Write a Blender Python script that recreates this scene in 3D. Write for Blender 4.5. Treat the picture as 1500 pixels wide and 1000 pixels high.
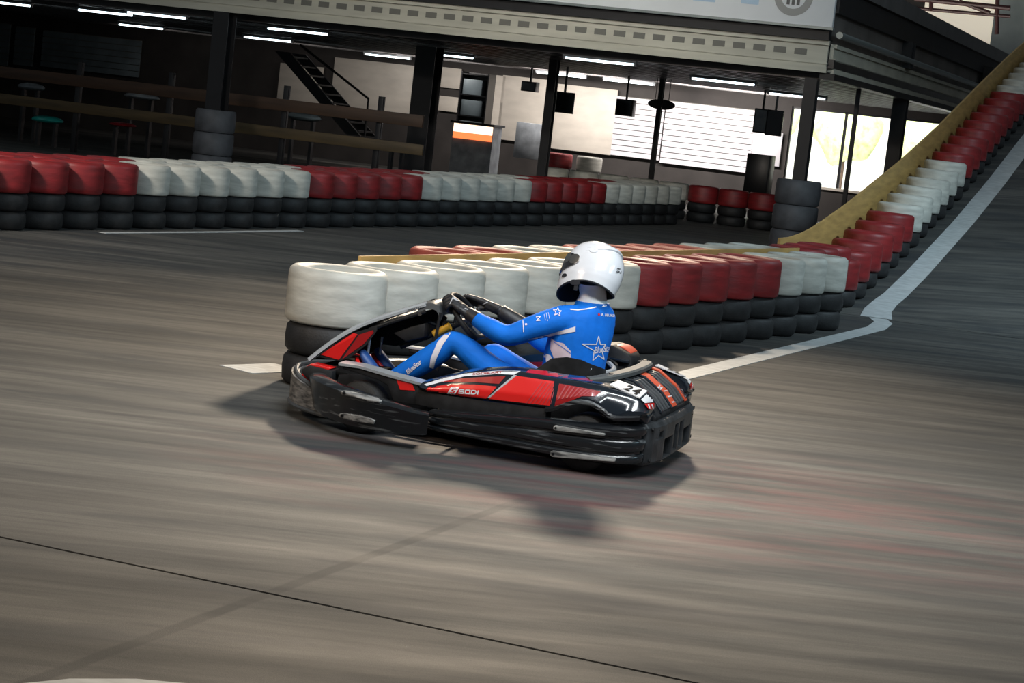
import bpy, bmesh, math, random
from mathutils import Vector, Matrix, noise
from mathutils.bvhtree import BVHTree
random.seed(7)
for o in list(bpy.data.objects): bpy.data.objects.remove(o, do_unlink=True)
C = bpy.context.scene.collection
S = bpy.context.scene
PI = math.pi
def rad(a): return a*PI/180

# ------------------------------------------------------------------ camera
FPX, CAMH, HORY, ROLL = 3000.0, 1.765, 164.0, rad(6.5)
PITCH = math.atan((500-HORY)/FPX)
fw = Vector((0, math.cos(PITCH), -math.sin(PITCH)))
up0 = Vector((0, math.sin(PITCH), math.cos(PITCH)))
rt = math.cos(ROLL)*Vector((1, 0, 0)) + math.sin(ROLL)*up0
up = math.cos(ROLL)*up0 - math.sin(ROLL)*Vector((1, 0, 0))
CO = Vector((0, 0, CAMH))
cd = bpy.data.cameras.new('camera')
cd.sensor_width = 36; cd.lens = FPX/1500*36; cd.clip_end = 300
cam = bpy.data.objects.new('camera', cd); C.objects.link(cam)
cam.matrix_world = Matrix(((rt.x, up.x, -fw.x, CO.x), (rt.y, up.y, -fw.y, CO.y), (rt.z, up.z, -fw.z, CO.z), (0, 0, 0, 1)))
S.camera = cam
def ray(px, py): return fw + rt*((px-750)/FPX) + up*((500-py)/FPX)
def ground(px, py, z=0.0):
    d = ray(px, py); t = (z-CAMH)/d.z; return CO + d*t

# ------------------------------------------------------------------ world, lights, exposure
vs = S.view_settings
vs.view_transform = 'Standard'; vs.look = 'None'; vs.gamma = 1; vs.use_curve_mapping = False
vs.exposure = 0.0
w = bpy.data.worlds.new('world'); S.world = w; w.use_nodes = True
bg = w.node_tree.nodes['Background']; bg.inputs[0].default_value = (0.80, 0.92, 1.0, 1); bg.inputs[1].default_value = 0.125
def W0(u, v, z): return Vector((4.43, 32.56, z))+Vector((math.cos(rad(-20.1)), math.sin(rad(-20.1)), 0))*u+Vector((-math.sin(rad(-20.1)), math.cos(rad(-20.1)), 0))*v
def area(name, loc, target, sx, sy, power, col):
    l = bpy.data.lights.new(name, 'AREA'); l.shape = 'RECTANGLE'; l.size = sx; l.size_y = sy
    l.energy = power; l.color = col
    o = bpy.data.objects.new(name, l); C.objects.link(o); o.location = loc
    o.rotation_euler = (Vector(target)-Vector(loc)).to_track_quat('-Z', 'Y').to_euler()
    return o
area('hall_floodlight', (0.7, 24.0, 7.4), (-1.3, 8.4, 0), 1.2, 0.9, 330, (1.0, 0.82, 0.62)).data.spread = rad(66)
area('hall_light_warm', (-9.0, 5.5, 6.5), (-2.5, 9.0, 0), 2.5, 1.2, 400, (1.0, 0.76, 0.53))
area('hall_light_cool', (10.0, 6.0, 6.0), (2, 11.0, 0.3), 5.0, 1.5, 330, (0.58, 0.86, 1.0))
area('facade_fill', (1.0, 19.0, 7.0), W0(-4.5, 0, 4.6), 2.0, 0.5, 55, (1.0, 0.95, 0.86)).data.spread = rad(40)  # added fill to brighten the fascia, no hall lamp known there
area('barrier_fill', (-8.0, 13.0, 6.0), (-5.0, 22.5, 0.6), 1.5, 0.5, 130, (1.0, 0.94, 0.86)).data.spread = rad(70)  # invented fill that lifts the left end of the far barrier
area('ramp_fill', (9.5, 19.0, 7.5), (5.2, 24.0, 0.8), 2.5, 1.0, 260, (0.66, 0.88, 1.0)).data.spread = rad(110)  # extra cool fill put in because the ramp was too dim
area('tube_light_overhead', (0.9, 5.6, 5.6), (0.4, 10.7, 0.7), 4.5, 0.16, 66, (0.92, 0.97, 1.0)).data.spread = rad(80)
area('tube_light_overhead', (1.3, 8.2, 5.8), (0.4, 10.9, 0.8), 4.5, 0.16, 62, (0.92, 0.97, 1.0)).data.spread = rad(80)

# ------------------------------------------------------------------ materials
MATS = {}
def mat(name, col, rough=0.5, metal=0.0, spec=0.5, noise_s=0, noise_amt=0.0, bump=0.0, bump_s=60, coat=0.0, emit=None, estr=0.0, stretch=(1, 1, 1), sheen=0.0, col2=None):
    m = bpy.data.materials.new(name); m.use_nodes = True; MATS[name] = m
    nt = m.node_tree; b = nt.nodes['Principled BSDF']
    b.inputs['Base Color'].default_value = (*col, 1); b.inputs['Roughness'].default_value = rough
    b.inputs['Metallic'].default_value = metal; b.inputs['Specular IOR Level'].default_value = spec
    b.inputs['Coat Weight'].default_value = coat; b.inputs['Coat Roughness'].default_value = 0.06
    if sheen: b.inputs['Sheen Weight'].default_value = sheen
    if emit: b.inputs['Emission Color'].default_value = (*emit, 1); b.inputs['Emission Strength'].default_value = estr
    if noise_s or bump:
        tc = nt.nodes.new('ShaderNodeTexCoord'); mp = nt.nodes.new('ShaderNodeMapping'); mp.inputs['Scale'].default_value = stretch
        nt.links.new(tc.outputs['Object'], mp.inputs[0])
    if noise_s:
        n = nt.nodes.new('ShaderNodeTexNoise'); n.inputs['Scale'].default_value = noise_s; n.inputs['Detail'].default_value = 5
        nt.links.new(mp.outputs[0], n.inputs['Vector'])
        r = nt.nodes.new('ShaderNodeValToRGB'); r.color_ramp.elements[0].position = 0.32; r.color_ramp.elements[1].position = 0.68
        c2 = col2 if col2 else tuple(min(1, c*(1+noise_amt)) for c in col)
        c1 = tuple(max(0, c*(1-noise_amt)) for c in col) if not col2 else col
        r.color_ramp.elements[0].color = (*c1, 1); r.color_ramp.elements[1].color = (*c2, 1)
        nt.links.new(n.outputs['Fac'], r.inputs['Fac']); nt.links.new(r.outputs['Color'], b.inputs['Base Color'])
    if bump:
        n2 = nt.nodes.new('ShaderNodeTexNoise'); n2.inputs['Scale'].default_value = bump_s; n2.inputs['Detail'].default_value = 3
        nt.links.new(mp.outputs[0], n2.inputs['Vector'])
        bp = nt.nodes.new('ShaderNodeBump'); bp.inputs['Strength'].default_value = bump; bp.inputs['Distance'].default_value = 0.01
        nt.links.new(n2.outputs['Fac'], bp.inputs['Height']); nt.links.new(bp.outputs['Normal'], b.inputs['Normal'])
    return m

# ------------------------------------------------------------------ mesh helpers
def link(name, me, m=None, parent=None, smooth=False):
    if m is not None:
        for x in (m if isinstance(m, (list, tuple)) else [m]): me.materials.append(x)
    if smooth:
        me.polygons.foreach_set('use_smooth', [True]*len(me.polygons))
    o = bpy.data.objects.new(name, me); C.objects.link(o)
    if parent: o.parent = parent
    return o
def auto_smooth(me, ang=40):
    bm = bmesh.new(); bm.from_mesh(me)
    a = rad(ang)
    for f in bm.faces: f.smooth = True
    for e in bm.edges:
        e.smooth = (len(e.link_faces) == 2 and e.calc_face_angle(0) < a)
    bm.to_mesh(me); bm.free()
def mesh(verts, faces, name='m'):
    me = bpy.data.meshes.new(name); me.from_pydata([tuple(v) for v in verts], [], faces)
    bm = bmesh.new(); bm.from_mesh(me); bmesh.ops.recalc_face_normals(bm, faces=bm.faces); bm.to_mesh(me); bm.free()
    return me
class MB:
    """collects vertices and faces of one mesh"""
    def __init__(s): s.v = []; s.f = []
    def add(s, v, f):
        n = len(s.v); s.v += [Vector(x) for x in v]; s.f += [tuple(i+n for i in q) for q in f]; return s
    def box(s, x0, x1, y0, y1, z0, z1):
        v = [(x, y, z) for x in (x0, x1) for y in (y0, y1) for z in (z0, z1)]
        return s.add(v, [(0, 1, 3, 2), (4, 6, 7, 5), (0, 4, 5, 1), (2, 3, 7, 6), (0, 2, 6, 4), (1, 5, 7, 3)])
    def prism(s, pts, a0, a1, ax='y'):
        """2-D outline extruded along an axis: ax y -> pts are (x, z)"""
        n = len(pts)
        def P(p, a):
            return (p[0], a, p[1]) if ax == 'y' else ((a, p[0], p[1]) if ax == 'x' else (p[0], p[1], a))
        v = [P(p, a0) for p in pts] + [P(p, a1) for p in pts]
        return s.add(v, [tuple(range(n))[::-1], tuple(range(n, 2*n))] + [(i, (i+1) % n, n+(i+1) % n, n+i) for i in range(n)])
    def tube(s, path, r, k=8, closed=False, cap=True):
        path = [Vector(p) for p in path]; n = len(path); rs = r if isinstance(r, (list, tuple)) else [r]*n
        rings = []; prev = None
        for i, p in enumerate(path):
            a = path[(i-1) % n] if (closed or i > 0) else p
            b = path[(i+1) % n] if (closed or i < n-1) else p
            t = (b-a).normalized()
            if prev is None:
                q = Vector((0, 0, 1)) if abs(t.z) < 0.9 else Vector((1, 0, 0)); nn = (q - t*q.dot(t)).normalized()
            else:
                nn = prev - t*prev.dot(t); nn.normalize()
            prev = nn; bb = t.cross(nn)
            rings.append([p + (nn*math.cos(2*PI*j/k) + bb*math.sin(2*PI*j/k))*rs[i] for j in range(k)])
        return s.loft(rings, closed, cap)
    def loft(s, rings, closed=False, cap=True, ringclosed=True):
        n = len(rings); k = len(rings[0]); v = [p for rg in rings for p in rg]; f = []
        for i in range(n if closed else n-1):
            for j in range(k if ringclosed else k-1):
                a, b = i*k+j, i*k+(j+1) % k; c, d = ((i+1) % n)*k+(j+1) % k, ((i+1) % n)*k+j
                f.append((a, b, c, d))
        if cap and not closed and ringclosed:
            f.append(tuple(range(k))[::-1]); f.append(tuple((n-1)*k+j for j in range(k)))
        return s.add(v, f)
    def lathe(s, prof, k=24, axis='z', o=(0, 0, 0)):
        """closed profile of (radius, height) turned about an axis"""
        rings = []
        for i in range(k):
            a = 2*PI*i/k; ca, sa = math.cos(a), math.sin(a)
            rg = []
            for r, h in prof:
                p = (r*ca, r*sa, h) if axis == 'z' else ((r*ca, h, r*sa) if axis == 'y' else (h, r*ca, r*sa))
                rg.append((p[0]+o[0], p[1]+o[1], p[2]+o[2]))
            rings.append(rg)
        return s.loft(rings, closed=True)
    def data(s, bevel=0, seg=2, ang=25, smooth=40):
        me = mesh(s.v, s.f)
        if bevel:
            bm = bmesh.new(); bm.from_mesh(me)
            bmesh.ops.remove_doubles(bm, verts=bm.verts, dist=1e-5)
            es = [e for e in bm.edges if len(e.link_faces) == 2 and e.calc_face_angle(0) > rad(ang)]
            bmesh.ops.bevel(bm, geom=es, offset=bevel, segments=seg, affect='EDGES', profile=0.5, clamp_overlap=True)
            bm.to_mesh(me); bm.free()
        if smooth: auto_smooth(me, smooth)
        return me
    def build(s, name, m=None, parent=None, **kw): return link(name, s.data(**kw), m, parent)
def tag(o, label=None, cat=None, group=None, kind=None):
    if label: o['label'] = label
    if cat: o['category'] = cat
    if group: o['group'] = group
    if kind: o['kind'] = kind
    return o
def thing(name, label, cat, loc=(0, 0, 0), rz=0, group=None):
    o = bpy.data.objects.new(name, None); C.objects.link(o); o.location = loc; o.rotation_euler = (0, 0, rz)
    o.empty_display_size = 0.1
    return tag(o, label, cat, group)
def smoothcurve(pts, n=6):
    """Catmull-Rom through points"""
    P = [Vector(p) for p in pts]; out = []
    for i in range(len(P)-1):
        a = P[max(i-1, 0)]; b = P[i]; c = P[i+1]; d = P[min(i+2, len(P)-1)]
        for j in range(n):
            t = j/n
            out.append(0.5*((2*b) + (c-a)*t + (2*a-5*b+4*c-d)*t*t + (3*b-a-3*c+d)*t*t*t))
    out.append(P[-1]); return out

# ------------------------------------------------------------------ site frame: u along the facade, v into the building
P0 = Vector((4.43, 32.56, 0)); GA = rad(-20.1)
du = Vector((math.cos(GA), math.sin(GA), 0)); dv = Vector((-math.sin(GA), math.cos(GA), 0))
def W(u, v, z=0.0): return P0 + du*u + dv*v + Vector((0, 0, z))
def uv_of(p): q = Vector(p)-P0; return q.dot(du), q.dot(dv)
def on_v(px, py, v):
    r = ray(px, py); t = ((P0-CO).dot(dv)+v)/r.dot(dv); P = CO+r*t; return (P-P0).dot(du), P.z
def on_u(px, py, u):
    r = ray(px, py); t = ((P0-CO).dot(du)+u)/r.dot(du); P = CO+r*t; return (P-P0).dot(dv), P.z
SITE = bpy.data.objects   # site-frame objects get this transform
def site(o, u=0, v=0, z=0):
    o.location = W(u, v, z); o.rotation_euler = (0, 0, GA); return o
# ------------------------------------------------------------------ floor
def asphalt():
    m = bpy.data.materials.new('asphalt'); m.use_nodes = True; nt = m.node_tree; N = nt.nodes; L = nt.links
    b = N['Principled BSDF']
    geo = N.new('ShaderNodeNewGeometry')
    def mapping(sc, rz=0.0):
        mp = N.new('ShaderNodeMapping'); mp.inputs['Scale'].default_value = sc; mp.inputs['Rotation'].default_value = (0, 0, rz)
        L.new(geo.outputs['Position'], mp.inputs[0]); return mp
    def nz(sc, s, det=5, rough=0.55, rz=0.0, dist=0.0):
        n = N.new('ShaderNodeTexNoise'); n.inputs['Scale'].default_value = s; n.inputs['Detail'].default_value = det
        n.inputs['Roughness'].default_value = rough; n.inputs['Distortion'].default_value = dist
        L.new(mapping(sc, rz).outputs[0], n.inputs['Vector']); return n.outputs['Fac']
    def ramp(f, a, c, ca, cc):
        r = N.new('ShaderNodeValToRGB'); r.color_ramp.elements[0].position = a; r.color_ramp.elements[1].position = c
        r.color_ramp.elements[0].color = ca; r.color_ramp.elements[1].color = cc; L.new(f, r.inputs[0]); return r.outputs[0]
    def mix(f, a, c, mode='MIX'):
        x = N.new('ShaderNodeMix'); x.data_type = 'RGBA'; x.blend_type = mode
        if isinstance(f, float): x.inputs[0].default_value = f
        else: L.new(f, x.inputs[0])
        for s, i in ((a, 6), (c, 7)):
            if isinstance(s, tuple): x.inputs[i].default_value = s
            else: L.new(s, x.inputs[i])
        return x.outputs[2]
    def math_(op, a, c):
        x = N.new('ShaderNodeMath'); x.operation = op
        for s, i in ((a, 0), (c, 1)):
            if isinstance(s, (int, float)): x.inputs[i].default_value = s
            else: L.new(s, x.inputs[i])
        return x.outputs[0]
    # worn asphalt: rubbered-in streaks along the racing line, fine aggregate
    base = ramp(nz((0.35, 1.5, 1), 0.8, 6, 0.6, rad(-3)), 0.36, 0.64, (0.060, 0.061, 0.060, 1), (0.128, 0.125, 0.117, 1))
    streak = ramp(nz((0.22, 3.6, 1), 2.2, 8, 0.65, rad(-3)), 0.34, 0.66, (0.55, 0.56, 0.58, 1), (1.12, 1.10, 1.06, 1))
    col = mix(1.0, base, streak, 'MULTIPLY')
    fine = ramp(nz((1, 1, 1), 160, 2), 0.3, 0.7, (0.8, 0.8, 0.8, 1), (1.15, 1.15, 1.15, 1))
    col = mix(1.0, col, fine, 'MULTIPLY')
    # rubber deposits
    rub = ramp(nz((0.5, 1.9, 1), 1.3, 6, 0.6, rad(4), 0.4), 0.50, 0.64, (0, 0, 0, 1), (1, 1, 1, 1))
    col = mix(math_('MULTIPLY', rub, 0.7), col, (0.036, 0.040, 0.044, 1))
    # old red paint rubbed into the surface around the apex
    sp = N.new('ShaderNodeSeparateXYZ'); L.new(geo.outputs['Position'], sp.inputs[0])
    dx = math_('DIVIDE', math_('SUBTRACT', sp.outputs[0], 1.1), 2.9); dy = math_('DIVIDE', math_('SUBTRACT', sp.outputs[1], 9.9), 1.9)
    rr = math_('ADD', math_('MULTIPLY', dx, dx), math_('MULTIPLY', dy, dy))
    near = math_('MAXIMUM', math_('SUBTRACT', 1.0, rr), 0.0)
    rn = ramp(nz((0.45, 1.8, 1), 2.0, 6, 0.62, rad(-3)), 0.44, 0.66, (0, 0, 0, 1), (1, 1, 1, 1))
    col = mix(math_('MULTIPLY', math_('MULTIPLY', rn, near), 0.45), col, (0.20, 0.058, 0.060, 1))
    # dark sealed seam running off at a right angle to the slab joint
    a, c = ground(40, 1000), ground(760, 733); t = (c-a).normalized()
    off = math_('ADD', math_('MULTIPLY', math_('SUBTRACT', sp.outputs[0], a.x), -t.y), math_('MULTIPLY', math_('SUBTRACT', sp.outputs[1], a.y), t.x))
    ds = math_('ABSOLUTE', math_('ADD', off, math_('MULTIPLY', math_('SUBTRACT', nz((1, 1, 1), 3.0), 0.5), 0.02)), 0)
    seam = math_('SUBTRACT', 1.0, math_('DIVIDE', ds, 0.034)); seam = math_('MAXIMUM', math_('MINIMUM', math_('MULTIPLY', seam, 2.5), 1.0), 0.0)
    along = math_('ADD', math_('MULTIPLY', math_('SUBTRACT', sp.outputs[0], a.x), t.x), math_('MULTIPLY', math_('SUBTRACT', sp.outputs[1], a.y), t.y))
    seam = math_('MULTIPLY', seam, math_('MAXIMUM', math_('MINIMUM', math_('SUBTRACT', (c-a).length+0.4, along), 1.0), 0.0))
    col = mix(math_('MULTIPLY', seam, 0.8), col, (0.035, 0.037, 0.038, 1))
    L.new(col, b.inputs['Base Color'])
    rg = ramp(nz((0.4, 1.8, 1), 1.7, 5), 0.3, 0.7, (0.66, 0.66, 0.66, 1), (0.85, 0.85, 0.85, 1)); L.new(rg, b.inputs['Roughness'])
    b.inputs['Specular IOR Level'].default_value = 0.22
    bp = N.new('ShaderNodeBump'); bp.inputs['Strength'].default_value = 0.22; bp.inputs['Distance'].default_value = 0.004
    L.new(nz((1, 1, 1), 240, 3), bp.inputs['Height']); L.new(bp.outputs[0], b.inputs['Normal'])
    return m
M_asph = asphalt()
M_joint = mat('joint', (0.008, 0.008, 0.009), 0.9)
M_line = mat('line_paint', (0.50, 0.52, 0.52), 0.6, noise_s=7, noise_amt=0.16, stretch=(1, 3, 1))
M_dark = mat('dark_steel', (0.010, 0.010, 0.012), 0.5, noise_s=3, noise_amt=0.2)
floor = site(MB().box(-40, 30, -45, 45, -0.3, -0.03).build('floor', M_joint, smooth=0)); tag(floor, kind='structure')
G = 0.010
VC = uv_of(ground(400, 870))[1]; VH = -10.15
def slab(u0, u1, v0, v1):
    o = MB().box(u0, u1, v0, v1, -0.03, 0).build('slab', M_asph, floor, smooth=0); return o
slab(-40, 30, -45, VC-G); slab(-40, 30, VC+G, VH-G); slab(-40, 1.95, VH+G, 45)
# ramp: rises beside the building
RK = [(-10.15, 0.0), (-9.4, 0.045), (-8.84, 0.115), (-7.25, 0.36), (-3.96, 0.95), (-1.13, 1.53), (2.2, 2.28), (5.5, 3.0), (9, 3.7), (14, 4.3)]
def rampz(v):
    if v <= RK[0][0]: return 0.0
    for (a, za), (b, zb) in zip(RK, RK[1:]):
        if v <= b: return za+(zb-za)*(v-a)/(b-a)
    return RK[-1][1]
rv = [VH+G] + [RK[0][0]+0.25*i for i in range(1, 97)]
m = MB()
top = [[(u, v, rampz(v)) for u in (1.95, 8.5)] + [(u, v, -0.03) for u in (8.5, 1.95)] for v in rv]
m.loft([[Vector(p) for p in r] for r in top])
ramp = site(m.build('floor', M_asph, smooth=20)); tag(ramp, kind='structure')
def strip(pts, wd, name='painted_line', zf=None, m_=None, parent=None):
    """flat painted strip along site points (u, v)"""
    mb = MB(); rings = []
    P = [Vector((p[0], p[1], 0)) for p in pts]
    for i, p in enumerate(P):
        t = (P[min(i+1, len(P)-1)]-P[max(i-1, 0)]).normalized(); nn = Vector((-t.y, t.x, 0))
        ww = pts[i][2] if len(pts[i]) > 2 else wd
        z = (zf(p.y) if zf else 0)
        a, c = p+nn*ww/2, p-nn*ww/2
        rings.append([Vector((a.x, a.y, z+0.004)), Vector((c.x, c.y, z+0.004)), Vector((c.x, c.y, z-0.003)), Vector((a.x, a.y, z-0.003))])
    mb.loft(rings); return mb.build(name, m_ or M_line, parent or floor, smooth=0)
def gu(px, py): return uv_of(ground(px, py))
p0 = gu(1002, 550); p1 = gu(1283, 481)
strip([gu(905, 574), p0, ((p0[0]+p1[0])/2, (p0[1]+p1[1])/2), p1, (3.27, -10.6), (3.13, VH)], 0.19)
strip([(3.10, -10.10, 0.34), (3.0, -9.5, 0.30), (2.98, -9.0, 0.28)]+[(3.0, v, 0.27) for v in [-8.5+0.5*i for i in range(44)]], 0.27, zf=rampz, parent=ramp)
strip([gu(150, 341), gu(300, 340), gu(440, 338)], 0.10)
strip([gu(345, 541), gu(380, 540), gu(425, 538)], 0.30)
strip([gu(40, 1010), gu(110, 1003), gu(200, 1003), gu(300, 1012)], 0.10)

# ------------------------------------------------------------------ tyre-stack barriers
M_white = mat('white_sleeve', (0.50, 0.49, 0.44), 0.55, noise_s=6, noise_amt=0.22, stretch=(0.6, 0.6, 2.4), bump=0.15, bump_s=25)
M_red = mat('red_sleeve', (0.21, 0.012, 0.014), 0.5, noise_s=6, noise_amt=0.3, stretch=(0.6, 0.6, 2.4), bump=0.15, bump_s=25)
M_fadedred = mat('faded_red_sleeve', (0.36, 0.065, 0.045), 0.6, noise_s=6, noise_amt=0.25, bump=0.15, bump_s=25)
M_tyre = mat('tyre_rubber', (0.012, 0.012, 0.013), 0.62, noise_s=14, noise_amt=0.35, bump=0.2, bump_s=90)
M_greytyre = mat('grey_painted_tyre', (0.085, 0.088, 0.098), 0.6, noise_s=5, noise_amt=0.25)
M_wood = mat('yellow_plywood', (0.47, 0.29, 0.095), 0.6, noise_s=3, noise_amt=0.18, stretch=(6, 0.7, 6))
TR = 0.30
def tyre_prof(r, ri, h, z0, bulge=0.03, c=0.03):
    return [(ri, z0+c), (ri+c, z0), (r-c, z0+0.004), (r-0.006, z0+c), (r, z0+h*0.5), (r-0.006, z0+h-c), (r-c, z0+h-0.004), (ri+c, z0+h), (ri, z0+h-c)]
me_low = MB().lathe(tyre_prof(TR-0.012, 0.17, 0.19, 0), 28).data(smooth=50)
me_low.materials.append(M_tyre)
def sleeve_mesh(h, m_):
    me = MB().lathe([(0.185, 0.03), (0.20, 0), (TR-0.02, 0.0), (TR-0.003, 0.015), (TR, 0.06), (TR, h-0.05), (TR-0.006, h-0.02), (TR-0.03, h-0.002), (TR-0.055, h), (0.215, h-0.012), (0.19, h-0.05)], 32).data(smooth=50)
    me.materials.append(m_); return me
SL = {'white': sleeve_mesh(0.335, M_white), 'red': sleeve_mesh(0.335, M_red), 'faded red': sleeve_mesh(0.335, M_fadedred)}
SLS = {'white': sleeve_mesh(0.21, M_white), 'red': sleeve_mesh(0.21, M_red)}
def stack(u, v, colour, label, group, z=0.0, low=2, short=False, s=1.0):
    t = thing('tyre_stack', label, 'tyre stack', W(u, v, z), random.uniform(0, 6.28), group)
    t.scale = (s, s, 1)
    for k in range(low):
        o = bpy.data.objects.new('tyre', me_low); C.objects.link(o); o.parent = t; o.location = (random.uniform(-.008, .008), random.uniform(-.008, .008), 0.19*k)
    o = bpy.data.objects.new('sleeve', (SLS if short else SL)[colour]); C.objects.link(o); o.parent = t; o.location = (0, 0, 0.19*low)
    return t
ORD = ['first', 'second', 'third', 'fourth', 'fifth', 'sixth', 'seventh', 'eighth', 'ninth', 'tenth', 'eleventh', 'twelfth', 'thirteenth', 'fourteenth', 'fifteenth', 'sixteenth', 'seventeenth', 'eighteenth', 'nineteenth', 'twentieth']
class Blocks:
    def __init__(s): s.last = None; s.n = 0; s.b = {}
    def __call__(s, c):
        if c != s.last: s.last = c; s.n = 0; s.b[c] = s.b.get(c, 0)+1
        s.n += 1; return ORD[s.n-1], ORD[s.b[c]-1]
def px_of(p):
    d = Vector(p)-CO; z = d.dot(fw); return 750+FPX*d.dot(rt)/z, 500-FPX*d.dot(up)/z
# island beside the kart: near row and far row with a plywood board between them
NA = Vector((1.80, -20.95)); NB = Vector((2.86, -12.35)); dirn = (NB-NA).normalized(); nperp = Vector((-dirn.y, dirn.x))
n = 14; step = (NB-NA).length/n
bl = Blocks()
for i in range(n+1):
    p = NA+dirn*step*i; x = px_of(W(p.x, p.y, 0.5))[0]
    c = 'white' if (x < 888 or x > 1095) else 'red'
    k, b = bl(c)
    stack(p.x, p.y, c, '%s stack from the free end in the %s %s block, island track side' % (k, b, c), 'tyre stacks on the track side of the island')
bl = Blocks()
for i in range(4, n+1):
    p = NA+dirn*(step*i+0.05)+nperp*0.66; x = px_of(W(p.x, p.y, 0.72))[0]
    c = 'white' if (755 < x < 850 or 1010 < x < 1130) else 'faded red'
    k, b = bl(c); stack(p.x, p.y, c, '%s stack from the free end in the %s %s block behind the island board' % (k, b, c), 'tyre stacks on the far side of the island')
def board(pts, zf, h0, h1, th, label):
    mb = MB(); rings = []
    for (u, v) in pts:
        z = zf(v); rings.append([Vector((u-th/2, v, z+h0)), Vector((u+th/2, v, z+h0)), Vector((u+th/2, v, z+h1)), Vector((u-th/2, v, z+h1))])
    mb.loft(rings); o = site(mb.build('plywood_board', M_wood, smooth=0)); return tag(o, label, 'board')
q0 = NA+nperp*0.33+dirn*0.75; q1 = NB+nperp*0.33+dirn*0.35
board([(q0.x, q0.y), (q1.x, q1.y)], lambda v: 0, 0.0, 0.735, 0.02, 'long yellow plywood board standing between the two island tyre rows')
# ramp barrier
v = -11.45; i = 0; bl = Blocks()
cols = {}
while v < 8.5:
    x = px_of(W(2.45, v, rampz(v)+0.4))[0]
    c = 'red' if x < 1312 else ('white' if x < 1388 else ('red' if x < 1478 else 'white'))
    k, b = bl(c); stack(2.45, v, c, '%s stack from the foot in the %s %s block up the ramp edge' % (k, b, c), 'tyre stacks along the ramp', rampz(v), low=1 if v > -10 else 2, short=False)
    v += 0.63; i += 1
board([(2.05, -10.6+0.5*k) for k in range(42)], rampz, -0.05, 0.74, 0.03, 'tall yellow plywood board following the slope of the ramp')
# far barrier: double row across the track
FA = Vector((-5.25, -16.3)); FB = Vector((-3.72, 5.2)); fd = (FB-FA).normalized(); fp = Vector((-fd.y, fd.x)); n = int((FB-FA).length/0.62)
def farcol(x): return 'red' if x < 172 else 'white' if x < 425 else 'red' if x < 608 else 'white' if x < 757 else 'red' if x < 880 else 'white' if x < 985 else 'red' if x < 1062 else 'white'
bls = (Blocks(), Blocks())
for i in range(n+1):
    for row in (0, 1):
        p = FA+fd*(0.62*i+(0.25 if row else 0))+fp*(0.64*row); x = px_of(W(p.x, p.y, 0.55))[0]
        c = farcol(x if row == 0 else x-8)
        where = 'front row of the far barrier' if row == 0 else 'back row of the far barrier'
        k, b = bls[row](c); stack(p.x, p.y, c, '%s stack towards the building in the %s %s block, %s' % (k, b, c, where), c+' stacks in the '+where)
# ------------------------------------------------------------------ building with mezzanine
M_beige = mat('beige_fascia', (0.50, 0.48, 0.40), 0.55, noise_s=2, noise_amt=0.12, stretch=(0.4, 1, 3))
M_sign = mat('sign_white', (0.66, 0.68, 0.70), 0.45, noise_s=1.2, noise_amt=0.05)
M_vent = mat('vent_grey', (0.16, 0.155, 0.135), 0.6)
M_ceil = mat('ceiling_dark', (0.022, 0.021, 0.022), 0.4, noise_s=2, noise_amt=0.3)
M_joist = mat('joist', (0.05, 0.045, 0.045), 0.3, noise_s=3, noise_amt=0.3)
M_backwall = mat('back_wall_dark', (0.035, 0.030, 0.028), 0.7, noise_s=1.5, noise_amt=0.3)
M_cream = mat('cream_wall', (0.62, 0.57, 0.50), 0.6, noise_s=1.5, noise_amt=0.10, stretch=(1, 1, 3))
M_shut = mat('roller_shutter', (0.70, 0.68, 0.72), 0.45, noise_s=1, noise_amt=0.06)
M_bluegrey = mat('blue_grey_panel', (0.16, 0.20, 0.22), 0.5, noise_s=1.2, noise_amt=0.35)
M_brown = mat('brown_rail', (0.05, 0.025, 0.013), 0.55, noise_s=3, noise_amt=0.3, stretch=(0.4, 4, 4))
M_tan = mat('tan_rail', (0.075, 0.05, 0.021), 0.55, noise_s=3, noise_amt=0.3, stretch=(0.4, 4, 4))
M_black = mat('black_plastic', (0.008, 0.008, 0.009), 0.35)
M_tube = mat('lamp_tube', (0.9, 0.95, 1.0), 0.4, emit=(0.80, 0.95, 1.0), estr=5.0)
M_teal = mat('teal_plastic', (0.01, 0.30, 0.27), 0.4, noise_s=4, noise_amt=0.3)
M_greyp = mat('grey_plastic', (0.25, 0.27, 0.29), 0.4, noise_s=4, noise_amt=0.3)
M_redp = mat('red_plastic', (0.35, 0.015, 0.02), 0.4)
M_glow = mat('lit_panel', (0.9, 0.5, 0.3), 0.4, emit=(1.0, 0.72, 0.52), estr=2.2)
M_glowo = mat('lit_panel_orange', (0.9, 0.25, 0.08), 0.4, emit=(1.0, 0.20, 0.06), estr=1.6)
M_yard = mat('yard_concrete', (0.75, 0.74, 0.73), 0.7, noise_s=1, noise_amt=0.08)
M_green = mat('hedge_leaf', (0.40, 0.44, 0.20), 0.5, noise_s=6, noise_amt=0.4)
M_bluep = mat('blue_plastic', (0.05, 0.16, 0.25), 0.4)
M_glass = mat('window_glass', (0.9, 0.95, 0.95), 0.03); M_glass.node_tree.nodes['Principled BSDF'].inputs['Transmission Weight'].default_value = 1.0
M_glass.node_tree.nodes['Principled BSDF'].inputs['IOR'].default_value = 1.05
M_greybeam = mat('grey_beam', (0.13, 0.125, 0.125), 0.5, noise_s=2, noise_amt=0.15)
M_pipe = mat('grey_pipe', (0.20, 0.23, 0.23), 0.35, 0.3)
M_upper = mat('upper_wall', (0.13, 0.115, 0.105), 0.6, noise_s=0.7, noise_amt=0.4)

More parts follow.
